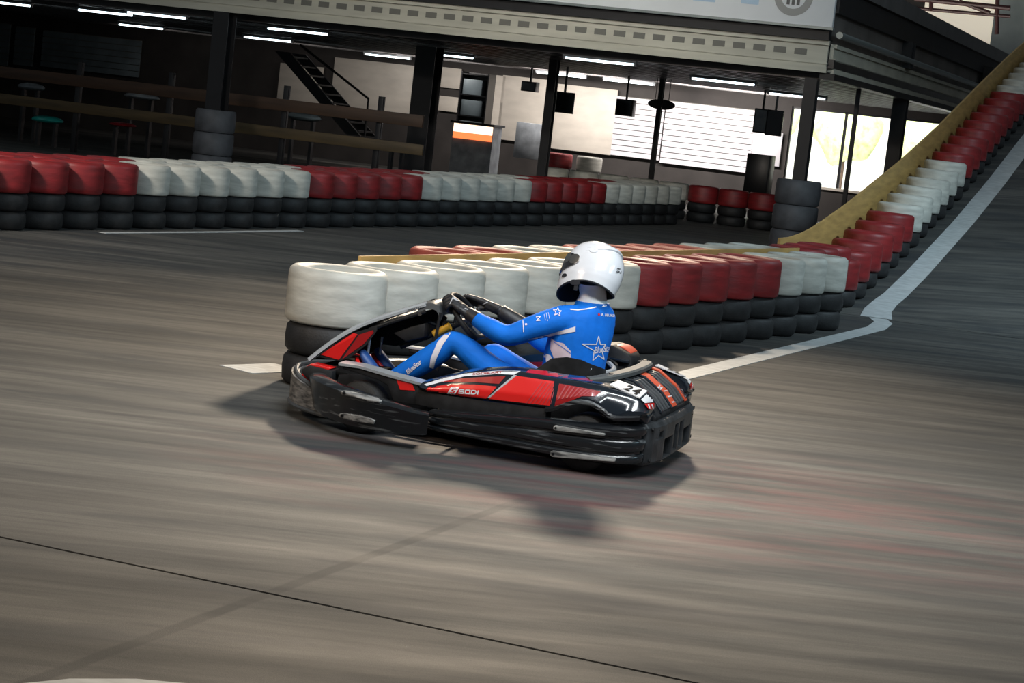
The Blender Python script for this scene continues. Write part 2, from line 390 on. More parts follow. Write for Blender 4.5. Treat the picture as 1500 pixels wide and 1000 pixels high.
def sbox(name, m_, u0, u1, v0, v1, z0, z1, parent=None, bevel=0, **kw):
    """box in the site frame; with a parent that already sits in the site frame it is only parented"""
    cu, cv = (u0+u1)/2, (v0+v1)/2
    mb = MB()
    if parent is None:
        mb.box(u0-cu, u1-cu, v0-cv, v1-cv, 0, z1-z0); o = mb.build(name, m_, bevel=bevel, smooth=0 if not bevel else 40); site(o, cu, cv, z0)
    else:
        pu, pv, pz = parent['_uvz']
        mb.box(u0-pu, u1-pu, v0-pv, v1-pv, z0-pz, z1-pz); o = mb.build(name, m_, parent, bevel=bevel, smooth=0 if not bevel else 40)
    return o
def sthing(name, label, cat, u, v, z=0, group=None):
    t = thing(name, label, cat, W(u, v, z), GA, group); t['_uvz'] = (u, v, z); return t
def base_uvz(o, u, v, z): o['_uvz'] = (u, v, z); return o

DEP = 16.0
ceil_ = sbox('ceiling', M_ceil, -30, 0.1, 0.02, DEP, 2.98, 3.12); tag(ceil_, kind='structure'); base_uvz(ceil_, -14.95, (0.02+DEP)/2, 2.98)
for k in range(20):
    vv = 0.5+0.78*k; sbox('joist', M_joist, -29.9, 0.0, vv, vv+0.10, 2.80, 2.98, ceil_)
# front fascia with ledges and a row of vents
f1 = sbox('trim_1', M_beige, -26, 0.0, -0.06, 0.0, 2.92, 3.40); tag(f1, kind='structure'); base_uvz(f1, -13.0, -0.03, 2.92)
for z0, z1, p in ((2.90, 2.99, 0.05), (3.035, 3.055, 0.02), (3.33, 3.40, 0.05)):
    sbox('ledge', M_beige, -26, 0.02, -0.06-p, -0.055, z0, z1, f1)
u = on_v(767, 35, -0.07)[0]
u -= 0.335*26
while u < -0.25:
    sbox('vent', M_vent, u-0.1, u+0.1, -0.066, -0.05, 3.15, 3.245, f1); u += 0.335
f2 = sbox('trim_2', M_dark, -26, 0.0, -0.12, 0.06, 3.40, 3.57); tag(f2, kind='structure'); base_uvz(f2, -13, -0.03, 3.40)
sbox('flange', M_dark, -26, 0.02, -0.18, 0.1, 3.40, 3.425, f2)
# side fascia, rail and beams along the flank
s1 = sbox('trim_3', M_beige, 0.0, 0.06, 0.1, 20, 2.92, 3.36); tag(s1, kind='structure'); base_uvz(s1, 0.03, 10.05, 2.92)
for z0, z1 in ((2.90, 2.99), (3.10, 3.14), (3.30, 3.36)): sbox('ledge', M_beige, 0.05, 0.10, 0.1, 20, z0, z1, s1)
o = sbox('trim_4', M_dark, -0.1, 0.14, 0.0, 20, 2.80, 2.90); tag(o, kind='structure')
o = sbox('trim_5', M_upper, -0.06, 0.0, 0.1, 20, 3.36, 4.05); tag(o, kind='structure')
o = sbox('trim_6', M_dark, -0.1, 0.1, -0.1, 20, 3.84, 4.20); tag(o, kind='structure')
o = sbox('trim_7', M_greybeam, 0.0, 0.16, 0.0, 20, 4.22, 4.50); tag(o, kind='structure')
pm = MB().tube([(0, 0, 0), (0, 20, 0)], 0.055, 12); o = pm.build('handrail', M_pipe); site(o, 0.16, -0.1, 3.50)
tag(o, 'long grey pipe rail along the flank of the upper floor', 'rail')
# white advertising board over the front
sg = sthing('advertising_board', 'large white advertising board above the beige fascia', 'sign', -4.4, -0.2, 3.58)
sbox('panel', M_sign, -9.0, 0.06, -0.26, -0.16, 3.585, 5.2, sg); sbox('frame', M_pipe, -9.02, 0.08, -0.275, -0.14, 3.56, 3.60, sg)
M_emb = mat('emblem_grey', (0.30, 0.30, 0.29), 0.5); M_embb = mat('emblem_blue', (0.42, 0.56, 0.70), 0.5); M_embd = mat('emblem_dark', (0.10, 0.10, 0.10), 0.5)
eu, ez = on_v(1163, -6, -0.26)
def disc(name, m_, r0, r1, u, z, v, parent, k=36):
    pu, pv, pz = parent['_uvz']; mb = MB()
    mb.lathe([(r0, -0.004), (r1, -0.004), (r1, 0.004), (r0, 0.004)] if r0 > 0 else [(0.001, -0.004), (r1, -0.004), (r1, 0.004), (0.001, 0.004)], k, 'y', (u-pu, v-pv, z-pz)); return mb.build(name, m_, parent)
disc('emblem_ring', M_emb, 0.20, 0.31, eu, ez, -0.264, sg); disc('emblem_field', M_sign, 0, 0.20, eu, ez, -0.266, sg)
for a, c in ((-0.1, -0.05), (-0.02, 0.03), (0.06, 0.11)): sbox('emblem_bar', M_embd, eu+a, eu+c, -0.274, -0.268, ez-0.14, ez+0.14, sg)
for xa, xb in ((1015, 1048), (1086, 1112)):
    ua, ub = on_v(xa, 0, -0.26)[0], on_v(xb, 0, -0.26)[0]; zz = on_v((xa+xb)/2, 6 if xa > 1050 else 2, -0.26)[1]
    sbox('lettering', M_embb, ua, ub, -0.268, -0.26, zz, zz+0.5, sg)

# columns
def hcol(u, v, wd, top, label, z0=0.0):
    t = sthing('steel_column', label, 'column', u, v, z0)
    h = wd/2
    sbox('flange', M_dark, u-h, u+h, v-h, v-h+0.02, z0, top, t); sbox('flange', M_dark, u-h, u+h, v+h-0.02, v+h, z0, top, t); sbox('web', M_dark, u-0.012, u+0.012, v-h+0.02, v+h-0.02, z0, top, t)
    sbox('base_plate', M_dark, u-h-0.05, u+h+0.05, v-h-0.05, v+h+0.05, z0, z0+0.02, t)
    return t
hcol(-10.72, 0.0, 0.30, 2.90, 'dark steel column at the left of the front, rising from grey tyres')
hcol(-0.20, -0.0, 0.20, 2.80, 'dark steel column at the corner below the advertising board')
me_big = MB().lathe([(0.20, 0.03), (0.24, 0), (0.33, 0.0), (0.355, 0.03), (0.36, 0.19), (0.355, 0.36), (0.33, 0.39), (0.24, 0.39), (0.20, 0.36)], 32).data(smooth=50); me_big.materials.append(M_greytyre)
for uu, lab in ((-10.72, 'grey tyres stacked around the left front column'), (-0.20, 'grey tyres stacked around the corner column near the ramp')):
    t = sthing('column_tyre_guard', lab, 'tyre guard', uu, 0, 0)
    for k in range(3):
        o = bpy.data.objects.new('tyre', me_big); C.objects.link(o); o.parent = t; o.location = (0, 0, 0.4*k+0.02*0)
u6 = on_v(622, 150, 5)[0]; hcol(u6, 5, 0.42, 2.98, 'broad dark column inside the hall in front of the cream wall')
u8 = on_v(806, 150, 5)[0]; hcol(u8, 5, 0.17, 2.98, 'slim dark column inside the hall beside the black screen')
u9 = on_v(967, 150, 10)[0]; hcol(u9, 10, 0.10, 2.98, 'thin column standing before the roller shutter')
v13 = 7.1; hcol(-0.05, v13, 0.26, 2.80, 'dark column on the flank of the building beside the plywood ramp')
hcol(-0.05, 3.0, 0.07, 2.80, 'thin dark mullion post on the open flank of the building')
# upper-floor columns on the flank
for vv in (6.4, 16.5): hcol(0.02, vv, 0.34, 3.84, 'dark upper column on the flank at v %s' % ('first' if vv < 10 else 'second'), 3.36)

# back wall with a wide opening to the yard
wu0, wz0 = on_v(1147, 262, DEP); wu1 = -0.3; wz0 = 0.80; wz1 = 2.62
for a, c, z0, z1 in ((-30, wu0, 0, 2.98), (wu0, 0.0, 0, wz0), (wu0, 0.0, wz1, 2.98), (wu1, 0.0, wz0, wz1)):
    o = sbox('wall_back', M_backwall, a, c, DEP, DEP+0.2, z0, z1); tag(o, kind='structure')
o = sbox('wall_back', M_backwall, -30, 0.0, DEP, DEP+0.2, 3.12, 4.2); tag(o, kind='structure')  # upper strip added only to stop yard light leaking through
o = sbox('wall_right', M_backwall, 0.1, 0.3, DEP+0.2, 27.2, 0, 4.0); tag(o, kind='structure')  # added light blocker keeping the yard lamp off the flank
o = sbox('wall_left', M_backwall, -30.2, -30, 0, DEP, 0, 2.98); tag(o, kind='structure')
win = sbox('window_1', M_glass, wu0+0.02, wu1-0.02, DEP+0.09, DEP+0.10, wz0+0.02, wz1-0.02); tag(win, kind='structure'); base_uvz(win, (wu0+wu1)/2, DEP+0.095, wz0+0.02)
for k in range(4):
    uu = wu0+(wu1-wu0)*k/3; sbox('mullion', M_dark, uu-0.03, uu+0.03, DEP+0.06, DEP+0.14, wz0, wz1, win)
sbox('transom', M_dark, wu0, wu1, DEP+0.06, DEP+0.14, wz1-0.05, wz1, win); sbox('sill', M_cream, wu0, wu1, DEP-0.06, DEP+0.14, wz0-0.05, wz0+0.01, win)
# yard outside the opening
o = sbox('yard_wall', M_yard, -14, 5, 27, 27.2, 0, 4.0); tag(o, 'sunlit pale wall across the yard outside the window', 'wall')
def blob(name, m_, parent, c, r, seed=0, sub=3):
    bm = bmesh.new(); bmesh.ops.create_icosphere(bm, subdivisions=sub, radius=1.0)
    for vt in bm.verts:
        k = 1+0.25*noise.noise(vt.co*2.2+Vector((seed, 0, 0))); vt.co = Vector((c[0]+vt.co.x*r[0]*k, c[1]+vt.co.y*r[1]*k, c[2]+vt.co.z*r[2]*k))
    me = bpy.data.meshes.new(name); bm.to_mesh(me); bm.free(); return link(name, me, m_, parent, True)
for k in range(3):
    uu = -7.2+2.4*k; t = sthing('yard_shrub', 'round green shrub by the yard wall, %s along the window' % ORD[k], 'shrub', uu, 25.6, 0, 'shrubs outside the window')
    blob('foliage', M_green, t, (0, 0, 2.3), (0.95, 0.6, 0.8+0.15*(k % 2)), k*3.1); MB().tube([(0, 0, 0), (0, 0, 1.7)], 0.06).build('stem', M_brown, t)
yl = bpy.data.lights.new('yard_daylight', 'AREA'); yl.shape = 'RECTANGLE'; yl.size = 8; yl.size_y = 7; yl.energy = 3000; yl.color = (1, 0.98, 0.92)
o = bpy.data.objects.new('yard_daylight', yl); C.objects.link(o); o.location = W(-5.2, 21.5, 4.4); o.rotation_euler = (0, 0, GA)
o = sbox('yard_slab', M_yard, -16, 6, DEP+0.2, 27, 0.0, 0.02); tag(o, kind='structure')

# panels of the back wall, left to right
def panel(name, m_, x0, y0, x1, y1, label, cat, v=DEP-0.06, th=0.05, group=None, slats=0):
    (ua, za) = on_v(x0, y0, v); (ub, zb) = on_v(x1, y1, v)
    # the outline follows the wall, so the two upper corners share a height
    zt = (on_v(x0, y0, v)[1]+on_v(x1, y0+(x1-x0)*0.108, v)[1])/2; zb = (on_v(x0, y1, v)[1]+on_v(x1, y1+(x1-x0)*0.108, v)[1])/2
    zt = min(zt, 2.79); zb = max(zb, 0.0)
    if not slats:
        o = sbox(name, m_, ua, ub, v-th, v, zb, zt, bevel=0.006); tag(o, label, cat, group); return o
    t = sthing(name, label, cat, (ua+ub)/2, v, zb, group)
    n = max(1, int((zt-zb)/slats))
    for k in range(n):
        za_, zb_ = zb+(zt-zb)*k/n, zb+(zt-zb)*(k+1)/n
        sbox('slat', m_, ua, ub, v-th, v, za_, zb_-0.018, t)
    sbox('backing', M_vent, ua, ub, v-0.01, v+0.01, zb, zt, t)
    return t
panel('display_board', M_bluegrey, 65, 44, 205, 98, 'dim blue-grey slatted board on the dark left wall', 'wall panel', slats=0.16)
panel('display_board', M_bluegrey, -30, 30, 12, 92, 'narrow blue-grey slatted board beside the dim wide one', 'wall panel', slats=0.16)
panel('display_board', M_bluegrey, 25, 38, 48, 95, 'thin dim blue-grey slatted strip between two boards', 'wall panel', slats=0.16)
panel('wall_panel', M_cream, 412, 92, 470, 150, 'grey-cream wall panel left of the dark stairs', 'wall panel')
panel('wall_panel', M_cream, 492, 84, 608, 168, 'wide cream wall panel right of the dark stairs', 'wall panel')
panel('wall_panel', M_cream, 648, 98, 674, 128, 'small upper cream hatch beside the broad column', 'wall panel')
panel('wall_panel', M_cream, 645, 140, 672, 162, 'small lower cream hatch beside the broad column', 'wall panel')
panel('wall_panel', M_cream, 708, 108, 732, 205, 'narrow bright cream wall strip beside the lit counter', 'wall panel')
panel('wall_panel', M_cream, 738, 110, 804, 205, 'cream wall panel left of the slim column', 'wall panel')
panel('wall_panel', M_cream, 812, 122, 896, 218, 'cream wall panel behind the black screen', 'wall panel')
panel('roller_shutter', M_shut, 905, 140, 966, 228, 'pale roller shutter left of the thin column', 'shutter', slats=0.13)
panel('roller_shutter', M_shut, 978, 147, 1100, 240, 'wide bright white roller shutter right of the thin column', 'shutter', slats=0.13)
panel('wall_panel', M_shut, 1104, 190, 1142, 240, 'small white panel under the dark screens', 'wall panel')
# interior lamps along the white walls
for (uu, vv, p, wl) in ((-13.0, 13.6, 34, 2.5), (-9.0, 13.6, 120, 2.5), (-5.6, 13.6, 190, 2.5), (-16.5, 13.5, 7, 2.0), (-20.5, 13.5, 4, 2.0)):
    l = bpy.data.lights.new('wall_wash_lamp', 'AREA'); l.shape = 'RECTANGLE'; l.size = wl; l.size_y = 0.12; l.energy = p; l.color = (1.0, 0.93, 0.88)
    o = bpy.data.objects.new('wall_wash_lamp', l); C.objects.link(o); o.location = W(uu, vv, 2.75); o.rotation_euler = (rad(38), 0, GA)
# fluorescent fittings under the mezzanine
def fitting(x0, x1, y, z=2.76, L=1.25):
    xm = (x0+x1)/2; r = ray(xm, y); t = (z-CAMH)/r.z; P = CO+r*t; u, v = uv_of(P)
    k = min(max(round((v-0.55)/0.78), 0), 18); v = 0.55+0.78*k; z = 2.738; u = on_v(xm, y, v)[0]
    tt = sthing('fluorescent_fitting', 'white fluorescent tube fitting hanging below the dark mezzanine joists', 'lamp', u, v, z, 'fluorescent fittings under the mezzanine')
    MB().tube([(-L/2, 0, 0), (L/2, 0, 0)], 0.019, 10).build('tube', M_tube, tt); MB().box(-L/2-0.02, L/2+0.02, -0.05, 0.05, 0.02, 0.06).build('housing', M_greyp, tt, smooth=0)
    for s in (-1, 1): MB().box(s*L/2-0.02, s*L/2+0.02, -0.02, 0.02, -0.022, 0.03).build('end_cap', M_greyp, tt, smooth=0)
    return tt
for x0, x1, y in ((172, 290, 6), (105, 205, 17), (187, 227, 38), (0, 15, 4), (377, 496, 44), (367, 418, 56), (540, 595, 85), (622, 687, 80), (808, 950, 85), (797, 847, 109), (1002, 1117, 118), (1146, 1190, 139), (880, 960, 132)):
    fitting(x0, x1, y)
# wooden guard rails at the left, inside
def rail(x0, y0, x1, y1, hpx, v, m_, label):
    ua, za = on_v(x0, y0, v); ub, zb = on_v(x1, y1, v); z = (za+zb)/2; hh = hpx*v_scale(v)
    o = sbox('guard_rail', m_, ua, ub, v-0.03, v+0.03, z-hh/2, z+hh/2, bevel=0.006); tag(o, label, 'rail'); return o
def v_scale(v): return ((P0+dv*v-CO).dot(fw)+2)/FPX
rail(-60, 98, 620, 178, 18, 2.2, M_brown, 'upper brown wooden guard rail in front of the dark lounge')
rail(-60, 142, 620, 214, 16, 2.2, M_tan, 'lower tan wooden guard rail in front of the dark lounge')
for x, kk in ((115, 'fourth'), (250, 'third'), (420, 'second'), (560, 'first')):
    ua = on_v(x, 150, 2.32)[0]; o = sbox('rail_post', M_dark, ua-0.05, ua+0.05, 2.24, 2.34, 0, 1.75, bevel=0.005); tag(o, 'dark post carrying the wooden guard rails, %s from the broad column' % kk, 'post', 'guard rail posts')
# staircase
st = sthing('staircase', 'dark open staircase crossing the cream wall', 'staircase', *on_v(530, 190, 13)[:1], 13, 0)
ua, za = on_v(540, 200, 13); ub, zb = on_v(432, 78, 13); pu, pv, pz = st['_uvz']
for vv in (-0.45, 0.45):
    MB().prism([(ua-pu, max(za, 0.0)), (ua-pu-0.38, max(za, 0)), (ub-pu-0.3, min(zb, 2.75)), (ub-pu+0.08, min(zb, 2.75))], vv-0.025, vv+0.025).build('stringer', M_dark, st, smooth=0)
for k in range(9):
    f = (k+0.5)/9; uu = ua+(ub-ua)*f-pu-0.12; zz = za+(min(zb, 2.75)-za)*f; MB().box(uu-0.16, uu+0.16, -0.42, 0.42, zz-0.02, zz+0.02).build('tread', M_dark, st, smooth=0)
MB().tube([(ua-pu+0.1, -0.45, za+0.0), (ua-pu+0.1, -0.45, za+0.9), (ub-pu+0.35, -0.45, min(zb+0.75, 2.75))], 0.03).build('handrail', M_dark, st)
# equipment on and by the back wall
def wallbox(name, x0, y0, x1, y1, v, dep, label, cat, body=M_black, front=None):
    ua, zt = on_v(x0, y0, v); ub, zb = on_v(x1, y1, v); cu = (ua+ub)/2
    t = sthing(name, label, cat, cu, v, zb)
    sbox('body', body, ua, ub, v, v+dep, zb, zt, t, bevel=0.012)
    if front: sbox('screen', front, ua+0.03, ub-0.03, v-0.008, v+0.004, zb+0.03, zt-0.03, t)
    if zb > 1.0: sbox('hanger', M_dark, cu-0.02, cu+0.02, v+dep/2-0.02, v+dep/2+0.02, zt-0.02, 2.98, t)
    return t
M_scr = mat('screen_black', (0.004, 0.004, 0.005), 0.12)
wallbox('wall_screen', 812, 133, 838, 167, 9.0, 0.08, 'black square screen hung beside the slim column', 'screen', front=M_scr)
wallbox('loudspeaker', 903, 144, 925, 171, 11.0, 0.25, 'black box loudspeaker hung before the pale shutter', 'speaker', front=M_scr)
wallbox('loudspeaker', 764, 118, 784, 135, 13.0, 0.25, 'small dark loudspeaker high on the cream wall', 'speaker', front=M_scr)
wallbox('wall_screen', 1124, 160, 1143, 200, 11.0, 0.1, 'tall black timing screen beside the yard window', 'screen', front=M_scr)
wallbox('wall_screen', 1106, 158, 1124, 196, 11.05, 0.1, 'narrow grey timing screen with a row of white lights', 'screen', front=M_greyp)
wallbox('cabinet', 1095, 224, 1121, 285, 9.0, 0.5, 'black cabinet standing under the timing screens', 'cabinet')
wallbox('control_box', 757, 178, 792, 235, 14.0, 0.4, 'grey control box in front of the cream wall', 'box', body=M_greyp)
# hanging oval sign
t = sthing('hanging_sign', 'black oval sign hanging in front of the roller shutter', 'sign', *on_v(969, 153, 10.4)[:1], 10.4, on_v(969, 153, 10.4)[1])
MB().lathe([(0.001, -0.03), (0.30, -0.03), (0.31, 0), (0.30, 0.03), (0.001, 0.03)], 28, 'y').build('plate', M_black, t).scale = (1.0, 1.0, 0.36)
for s in (-0.15, 0.15): MB().tube([(s, 0, 0.08), (s, 0, 2.98-t['_uvz'][2])], 0.008, 6).build('cord', M_dark, t)
# lit counter with orange front, shelf unit behind it
cu0, cz1 = on_v(664, 176, 12.5); cu1, cz0 = on_v(720, 207, 12.5)
t = sthing('lit_counter', 'lit counter with glowing white and orange front panels', 'counter', (cu0+cu1)/2, 12.5, 0)
sbox('body', M_greyp, cu0, cu1, 12.55, 13.1, 0.0, cz1-0.05, t); sbox('worktop', M_black, cu0-0.05, cu1+0.05, 12.45, 13.15, cz1-0.05, cz1, t)
sbox('lit_panel', M_glow, cu0+0.02, cu1-0.02, 12.52, 12.55, cz1-0.25, cz1-0.06, t); sbox('lit_panel', M_glowo, cu0+0.02, cu1-0.02, 12.52, 12.55, cz1-0.40, cz1-0.26, t)
su0, sz1 = on_v(676, 104, 14); su1, sz0 = on_v(711, 165, 14); sz1 = min(sz1, 2.7)
t = sthing('shelf_unit', 'tall dark shelf unit with blue-grey boxes beside the bright wall strip', 'shelf', (su0+su1)/2, 14.2, 0)
sbox('back_panel', M_black, su0, su1, 14.4, 14.45, 0, sz1, t)
for s in (su0, su1-0.03): sbox('side_panel', M_black, s, s+0.03, 14.0, 14.4, 0, sz1, t)
for k in range(5): sbox('shelf', M_black, su0+0.03, su1-0.03, 14.02, 14.4, 0.5+0.5*k, 0.53+0.5*k, t)
for k in range(3):
    o = sbox('storage_box', M_bluegrey, su0+0.06, su1-0.08-0.05*k, 14.05, 14.3, 1.03+0.5*k, 1.40+0.5*k, bevel=0.01); tag(o, 'blue-grey storage box on the %s shelf of the dark unit' % ('third', 'second', 'top')[2-k if False else k], 'box')
# people-sized clutter behind the guard rails: parked karts and helmets as rounded shells on a rack
def parked(x, y, wpx, hpx, m_, label, v=4.2):
    uu, zz = on_v(x, y, v); sc = v_scale(v); wd = wpx*sc; hh = hpx*sc
    t = sthing('parked_kart_cover', label, 'cover', uu, v, 0)
    rings = []
    for i in range(9):
        a = -1+2*i/8; k = math.sqrt(max(0.02, 1-a*a*0.96)); rings.append([Vector((a*wd/2, math.cos(b)*0.3*k, zz+(math.sin(b)*hh/2*k if math.sin(b) > 0 else math.sin(b)*hh*0.35*k))) for b in [2*PI*j/14 for j in range(14)]])
    MB().loft(rings).build('shell', m_, t, smooth=60)
    for s in (-0.3, 0.3): MB().box(s*wd-0.03, s*wd+0.03, -0.05, 0.05, 0, zz).build('stand', M_dark, t, smooth=0)
    return t
parked(46, 128, 42, 15, M_greyp, 'grey rounded cover on a stand behind the left rails')
parked(208, 142, 60, 13, M_greyp, 'long grey cover on a stand behind the left rails')
parked(70, 176, 52, 14, M_teal, 'teal cover behind the lower left rail', 3.2)
parked(445, 172, 56, 16, M_bluegrey, 'blue-grey cover on a stand before the stairs')
parked(582, 218, 30, 13, M_bluep, 'blue cover low behind the red tyre stacks')
parked(180, 183, 40, 8, M_redp, 'small dark red cover below the tan rail', 3.2)
# inner barrier rows near the shutters
bl = Blocks()
for k in range(8):
    x = 812+44*k; c = 'white' if k < 5 else 'red'
    y = 246+(x-812)*0.118; p = ground(x, y, 0.60); uu, vv = uv_of(p); vv = 7.4
    uu = on_v(x, y, vv)[0]; kk, b = bl(c); stack(uu, vv, c, '%s %s tyre stack of the inner row before the shutters, from the slim column' % (kk, c), c+' stacks of the inner row')
for x, c, kk in ((822, 'red', 'first'), (866, 'white', 'second')):
    uu = on_v(x, 215, 13.2)[0]; stack(uu, 13.2, c, '%s tyre stack against the cream wall, %s from the slim column' % (c, kk), c+' stacks against the cream wall', low=3)
# white slab imitating a bright floor reflection below the shutter
o = sbox('reflection_slab', M_shut, on_v(1012, 250, 12)[0], on_v(1180, 262, 12)[0], 12, 12.5, 0.42, 0.50, bevel=0.01); tag(o, 'long white slab imitating a bright floor reflection below the wide roller shutter', 'reflection_slab')
# far hall wall above the ramp with bright windows and a truss
hw = sbox('wall_far', M_backwall, -40, 30, 30, 30.3, 0, 12); tag(hw, kind='structure')
M_daywin = mat('daylit_window', (0.8, 0.76, 0.66), 0.4, emit=(1.0, 0.88, 0.70), estr=0.42)
M_teal2 = mat('teal_grey_wall', (0.24, 0.27, 0.27), 0.6, noise_s=1, noise_amt=0.2)
VF = 29.9
def farrect(name, m_, x0, y0, x1, y1, th=0.1, v=VF, kind=None):
    ua, za = on_v(x0, y0, v); ub, zb = on_v(x1, y1, v); o = sbox(name, m_, ua, ub, v-th, v, min(za, zb), max(za, zb)); 
    if kind: tag(o, kind=kind)
    return o
farrect('window_2', M_daywin, 1362, -40, 1462, 78, kind='structure')
farrect('wall_right', M_teal2, 1468, -60, 1640, 150, v=VF-0.15, kind='structure')
t = sthing('roof_truss', 'dark red steel truss in front of the bright far window', 'truss', on_v(1410, 10, 27)[0], 27, on_v(1410, 10, 27)[1])
pu, pv, pz = t['_uvz']
def tpt(x, y): a, b = on_v(x, y, 27); return (a-pu, 0, b-pz)
M_truss = mat('truss_red', (0.045, 0.012, 0.012), 0.5)
MB().tube([tpt(1340, -2), tpt(1480, 12)], 0.07).build('chord', M_truss, t); MB().tube([tpt(1340, 12), tpt(1480, 24)], 0.05).build('chord', M_truss, t)
for a in ((1364, -40, 1364, 16), (1462, -40, 1460, 50), (1405, 2, 1450, 19)): MB().tube([tpt(a[0], a[1]), tpt(a[2], a[3])], 0.06).build('brace', M_truss, t)
# ------------------------------------------------------------------ kart (local frame: x forward from the rear bumper, y left, z up)
KA = rad(15.6); KO = Vector((0.925, 10.73, 0)); KROT = PI-KA
M_kblack = mat('kart_black', (0.0055, 0.0065, 0.008), 0.24, noise_s=26, col2=(0.15, 0.16, 0.165), noise_amt=1, bump=0.10, bump_s=30, coat=0.35, stretch=(0.16, 0.5, 2.2))
_r = [n for n in M_kblack.node_tree.nodes if n.type == 'VALTORGB'][0]; _r.color_ramp.elements[0].position = 0.56; _r.color_ramp.elements[1].position = 0.78
M_kgloss = mat('kart_gloss_black', (0.008, 0.012, 0.018), 0.16, coat=0.7)
M_kmatt = mat('kart_matt_black', (0.011, 0.011, 0.012), 0.62, spec=0.3, noise_s=20, noise_amt=0.4)
M_kred = mat('kart_red', (0.62, 0.010, 0.008), 0.28, coat=0.5)
M_kdred = mat('kart_dark_red', (0.30, 0.006, 0.008), 0.3, coat=0.5)
M_korange = mat('kart_orange', (0.55, 0.075, 0.03), 0.4)
M_kwhite = mat('kart_white', (0.68, 0.68, 0.70), 0.35, coat=0.3)
M_ksilver = mat('kart_silver', (0.50, 0.52, 0.54), 0.25, 0.35, coat=0.3)
M_kgrey = mat('kart_grey', (0.058, 0.062, 0.066), 0.40, noise_s=12, noise_amt=0.25)
M_scuff = mat('scuffed_plastic', (0.020, 0.020, 0.021), 0.55, noise_s=38, col2=(0.22, 0.21, 0.20), noise_amt=1, stretch=(0.35, 0.35, 1.6), bump=0.3, bump_s=70)
M_scuffl = mat('scraped_plastic', (0.035, 0.036, 0.038), 0.45, noise_s=40, col2=(0.36, 0.355, 0.34), noise_amt=1, stretch=(0.3, 1, 1.5))
M_tray = mat('floor_tray_black', (0.008, 0.008, 0.008), 0.95, spec=0.03)
M_slick = mat('kart_tyre', (0.013, 0.013, 0.013), 0.7, bump=0.3, bump_s=120)
M_rim = mat('kart_rim', (0.30, 0.31, 0.32), 0.3, 0.8)
M_yel = mat('kart_yellow', (0.62, 0.33, 0.02), 0.4)
M_chrome = mat('chrome', (0.6, 0.6, 0.62), 0.15, 1.0)
M_stripe = mat('kart_pinstripe', (0.34, 0.05, 0.06), 0.35)
M_blackprint = mat('black_print', (0.010, 0.010, 0.011), 0.9, spec=0.05)
kart = thing('rental_kart', 'red and black rental kart numbered 24 cornering beside the tyre island', 'kart', KO, KROT)
bpy.context.view_layer.update()
KM = kart.matrix_world.copy(); KI = KM.inverted()
def kpart(mb, name, m_, parent=None, **kw): return mb.build(name, m_, parent or kart, **kw)
def mirror(o, name=None, parent=None):
    me = o.data.copy()
    for v in me.vertices: v.co.y = -v.co.y
    me.flip_normals(); me.update()
    n = bpy.data.objects.new(name or o.name.split('.')[0], me); C.objects.link(n); n.parent = parent or o.parent; return n
def sweep_plan(path, prof):
    """path rows: (x, y, outward nx, ny, zb, zt); prof rows: (offset outward, fraction of height)"""
    rings = []
    for x, y, nx, ny, zb, zt in path:
        rings.append([Vector((x+nx*o, y+ny*o, zb+(zt-zb)*t)) for o, t in prof])
    return MB().loft(rings)
def plan(rows, n=5, sgn=1):
    """interpolate rows (x, y, zb, zt) and add outward normals"""
    P = smoothcurve([(r[0], r[1], r[2]) for r in rows], n); Z = smoothcurve([(r[3], 0, 0) for r in rows], n); out = []
    for i, p in enumerate(P):
        a, b = P[max(i-1, 0)], P[min(i+1, len(P)-1)]; t = Vector((b.x-a.x, b.y-a.y)).normalized()
        out.append((p.x, p.y, -t.y*sgn, t.x*sgn, p.z, Z[i].x))
    return out
# --- wrap-around bumpers
SB = [(1.17, .665, .100, .205), (1.10, .69, .095, .212), (.90, .70, .088, .228), (.70, .70, .078, .245), (.50, .70, .068, .256), (.30, .698, .066, .264), (.17, .68, .068, .270), (.095, .645, .072, .276), (.060, .60, .078, .280), (.05, .555, .08, .282)]
prof = [(-.10, .02), (-.03, 0), (-.004, .05), (0, .10), (0, .20), (-.006, .245), (-.016, .27), (-.016, .32), (-.004, .35), (0, .42), (0, .58), (-.005, .62), (-.016, .645), (-.016, .70), (-.004, .73), (.002, .80), (0, .90), (-.014, .97), (-.04, 1.0), (-.10, .99)]
sbl = kpart(sweep_plan(plan(SB, 5, -1), prof), 'side_bumper', M_kblack, smooth=35)
FG = [(1.165, .70, .085, .205), (1.23, .720, .074, .215), (1.36, .725, .068, .238), (1.50, .70, .066, .256), (1.62, .65, .070, .268), (1.72, .57, .082, .276), (1.79, .47, .095, .274), (1.83, .37, .10, .268)]
profg = [(-.09, .05), (-.04, 0), (-.014, .03), (-.002, .08), (.002, .16), (-.004, .24), (-.030, .29), (-.036, .36), (-.034, .44), (-.012, .50), (.006, .56), (.014, .66), (.010, .78), (-.006, .90), (-.034, .985), (-.065, 1.0), (-.10, .97), (-.12, .90)]
fgl = kpart(sweep_plan(plan(FG, 5, -1), profg), 'wheel_guard', M_kblack, smooth=35)
FB_ = [(1.745, .555, .085, .168), (1.80, .535, .085, .182), (1.90, .465, .085, .208), (1.99, .385, .085, .228), (2.07, .255, .085, .243), (2.12, .11, .085, .25), (2.13, 0, .085, .25)]
FBr = FB_ + [(r[0], -r[1], r[2], r[3]) for r in FB_[-2::-1]]
pl = plan(FBr, 4, -1)
proff = [(-.035, .0), (.012, .0), (.022, .08), (.014, .45), (.008, .88), (-.008, .93), (-.035, .93)]
fband = kpart(sweep_plan(pl, proff), 'front_bumper', M_scuff, smooth=35)
MB().tube([(r[0]-r[2]*.010, r[1]-r[3]*.010, r[5]-.004) for r in pl], .013, 8).build('bumper_rail', M_kgrey, fband)
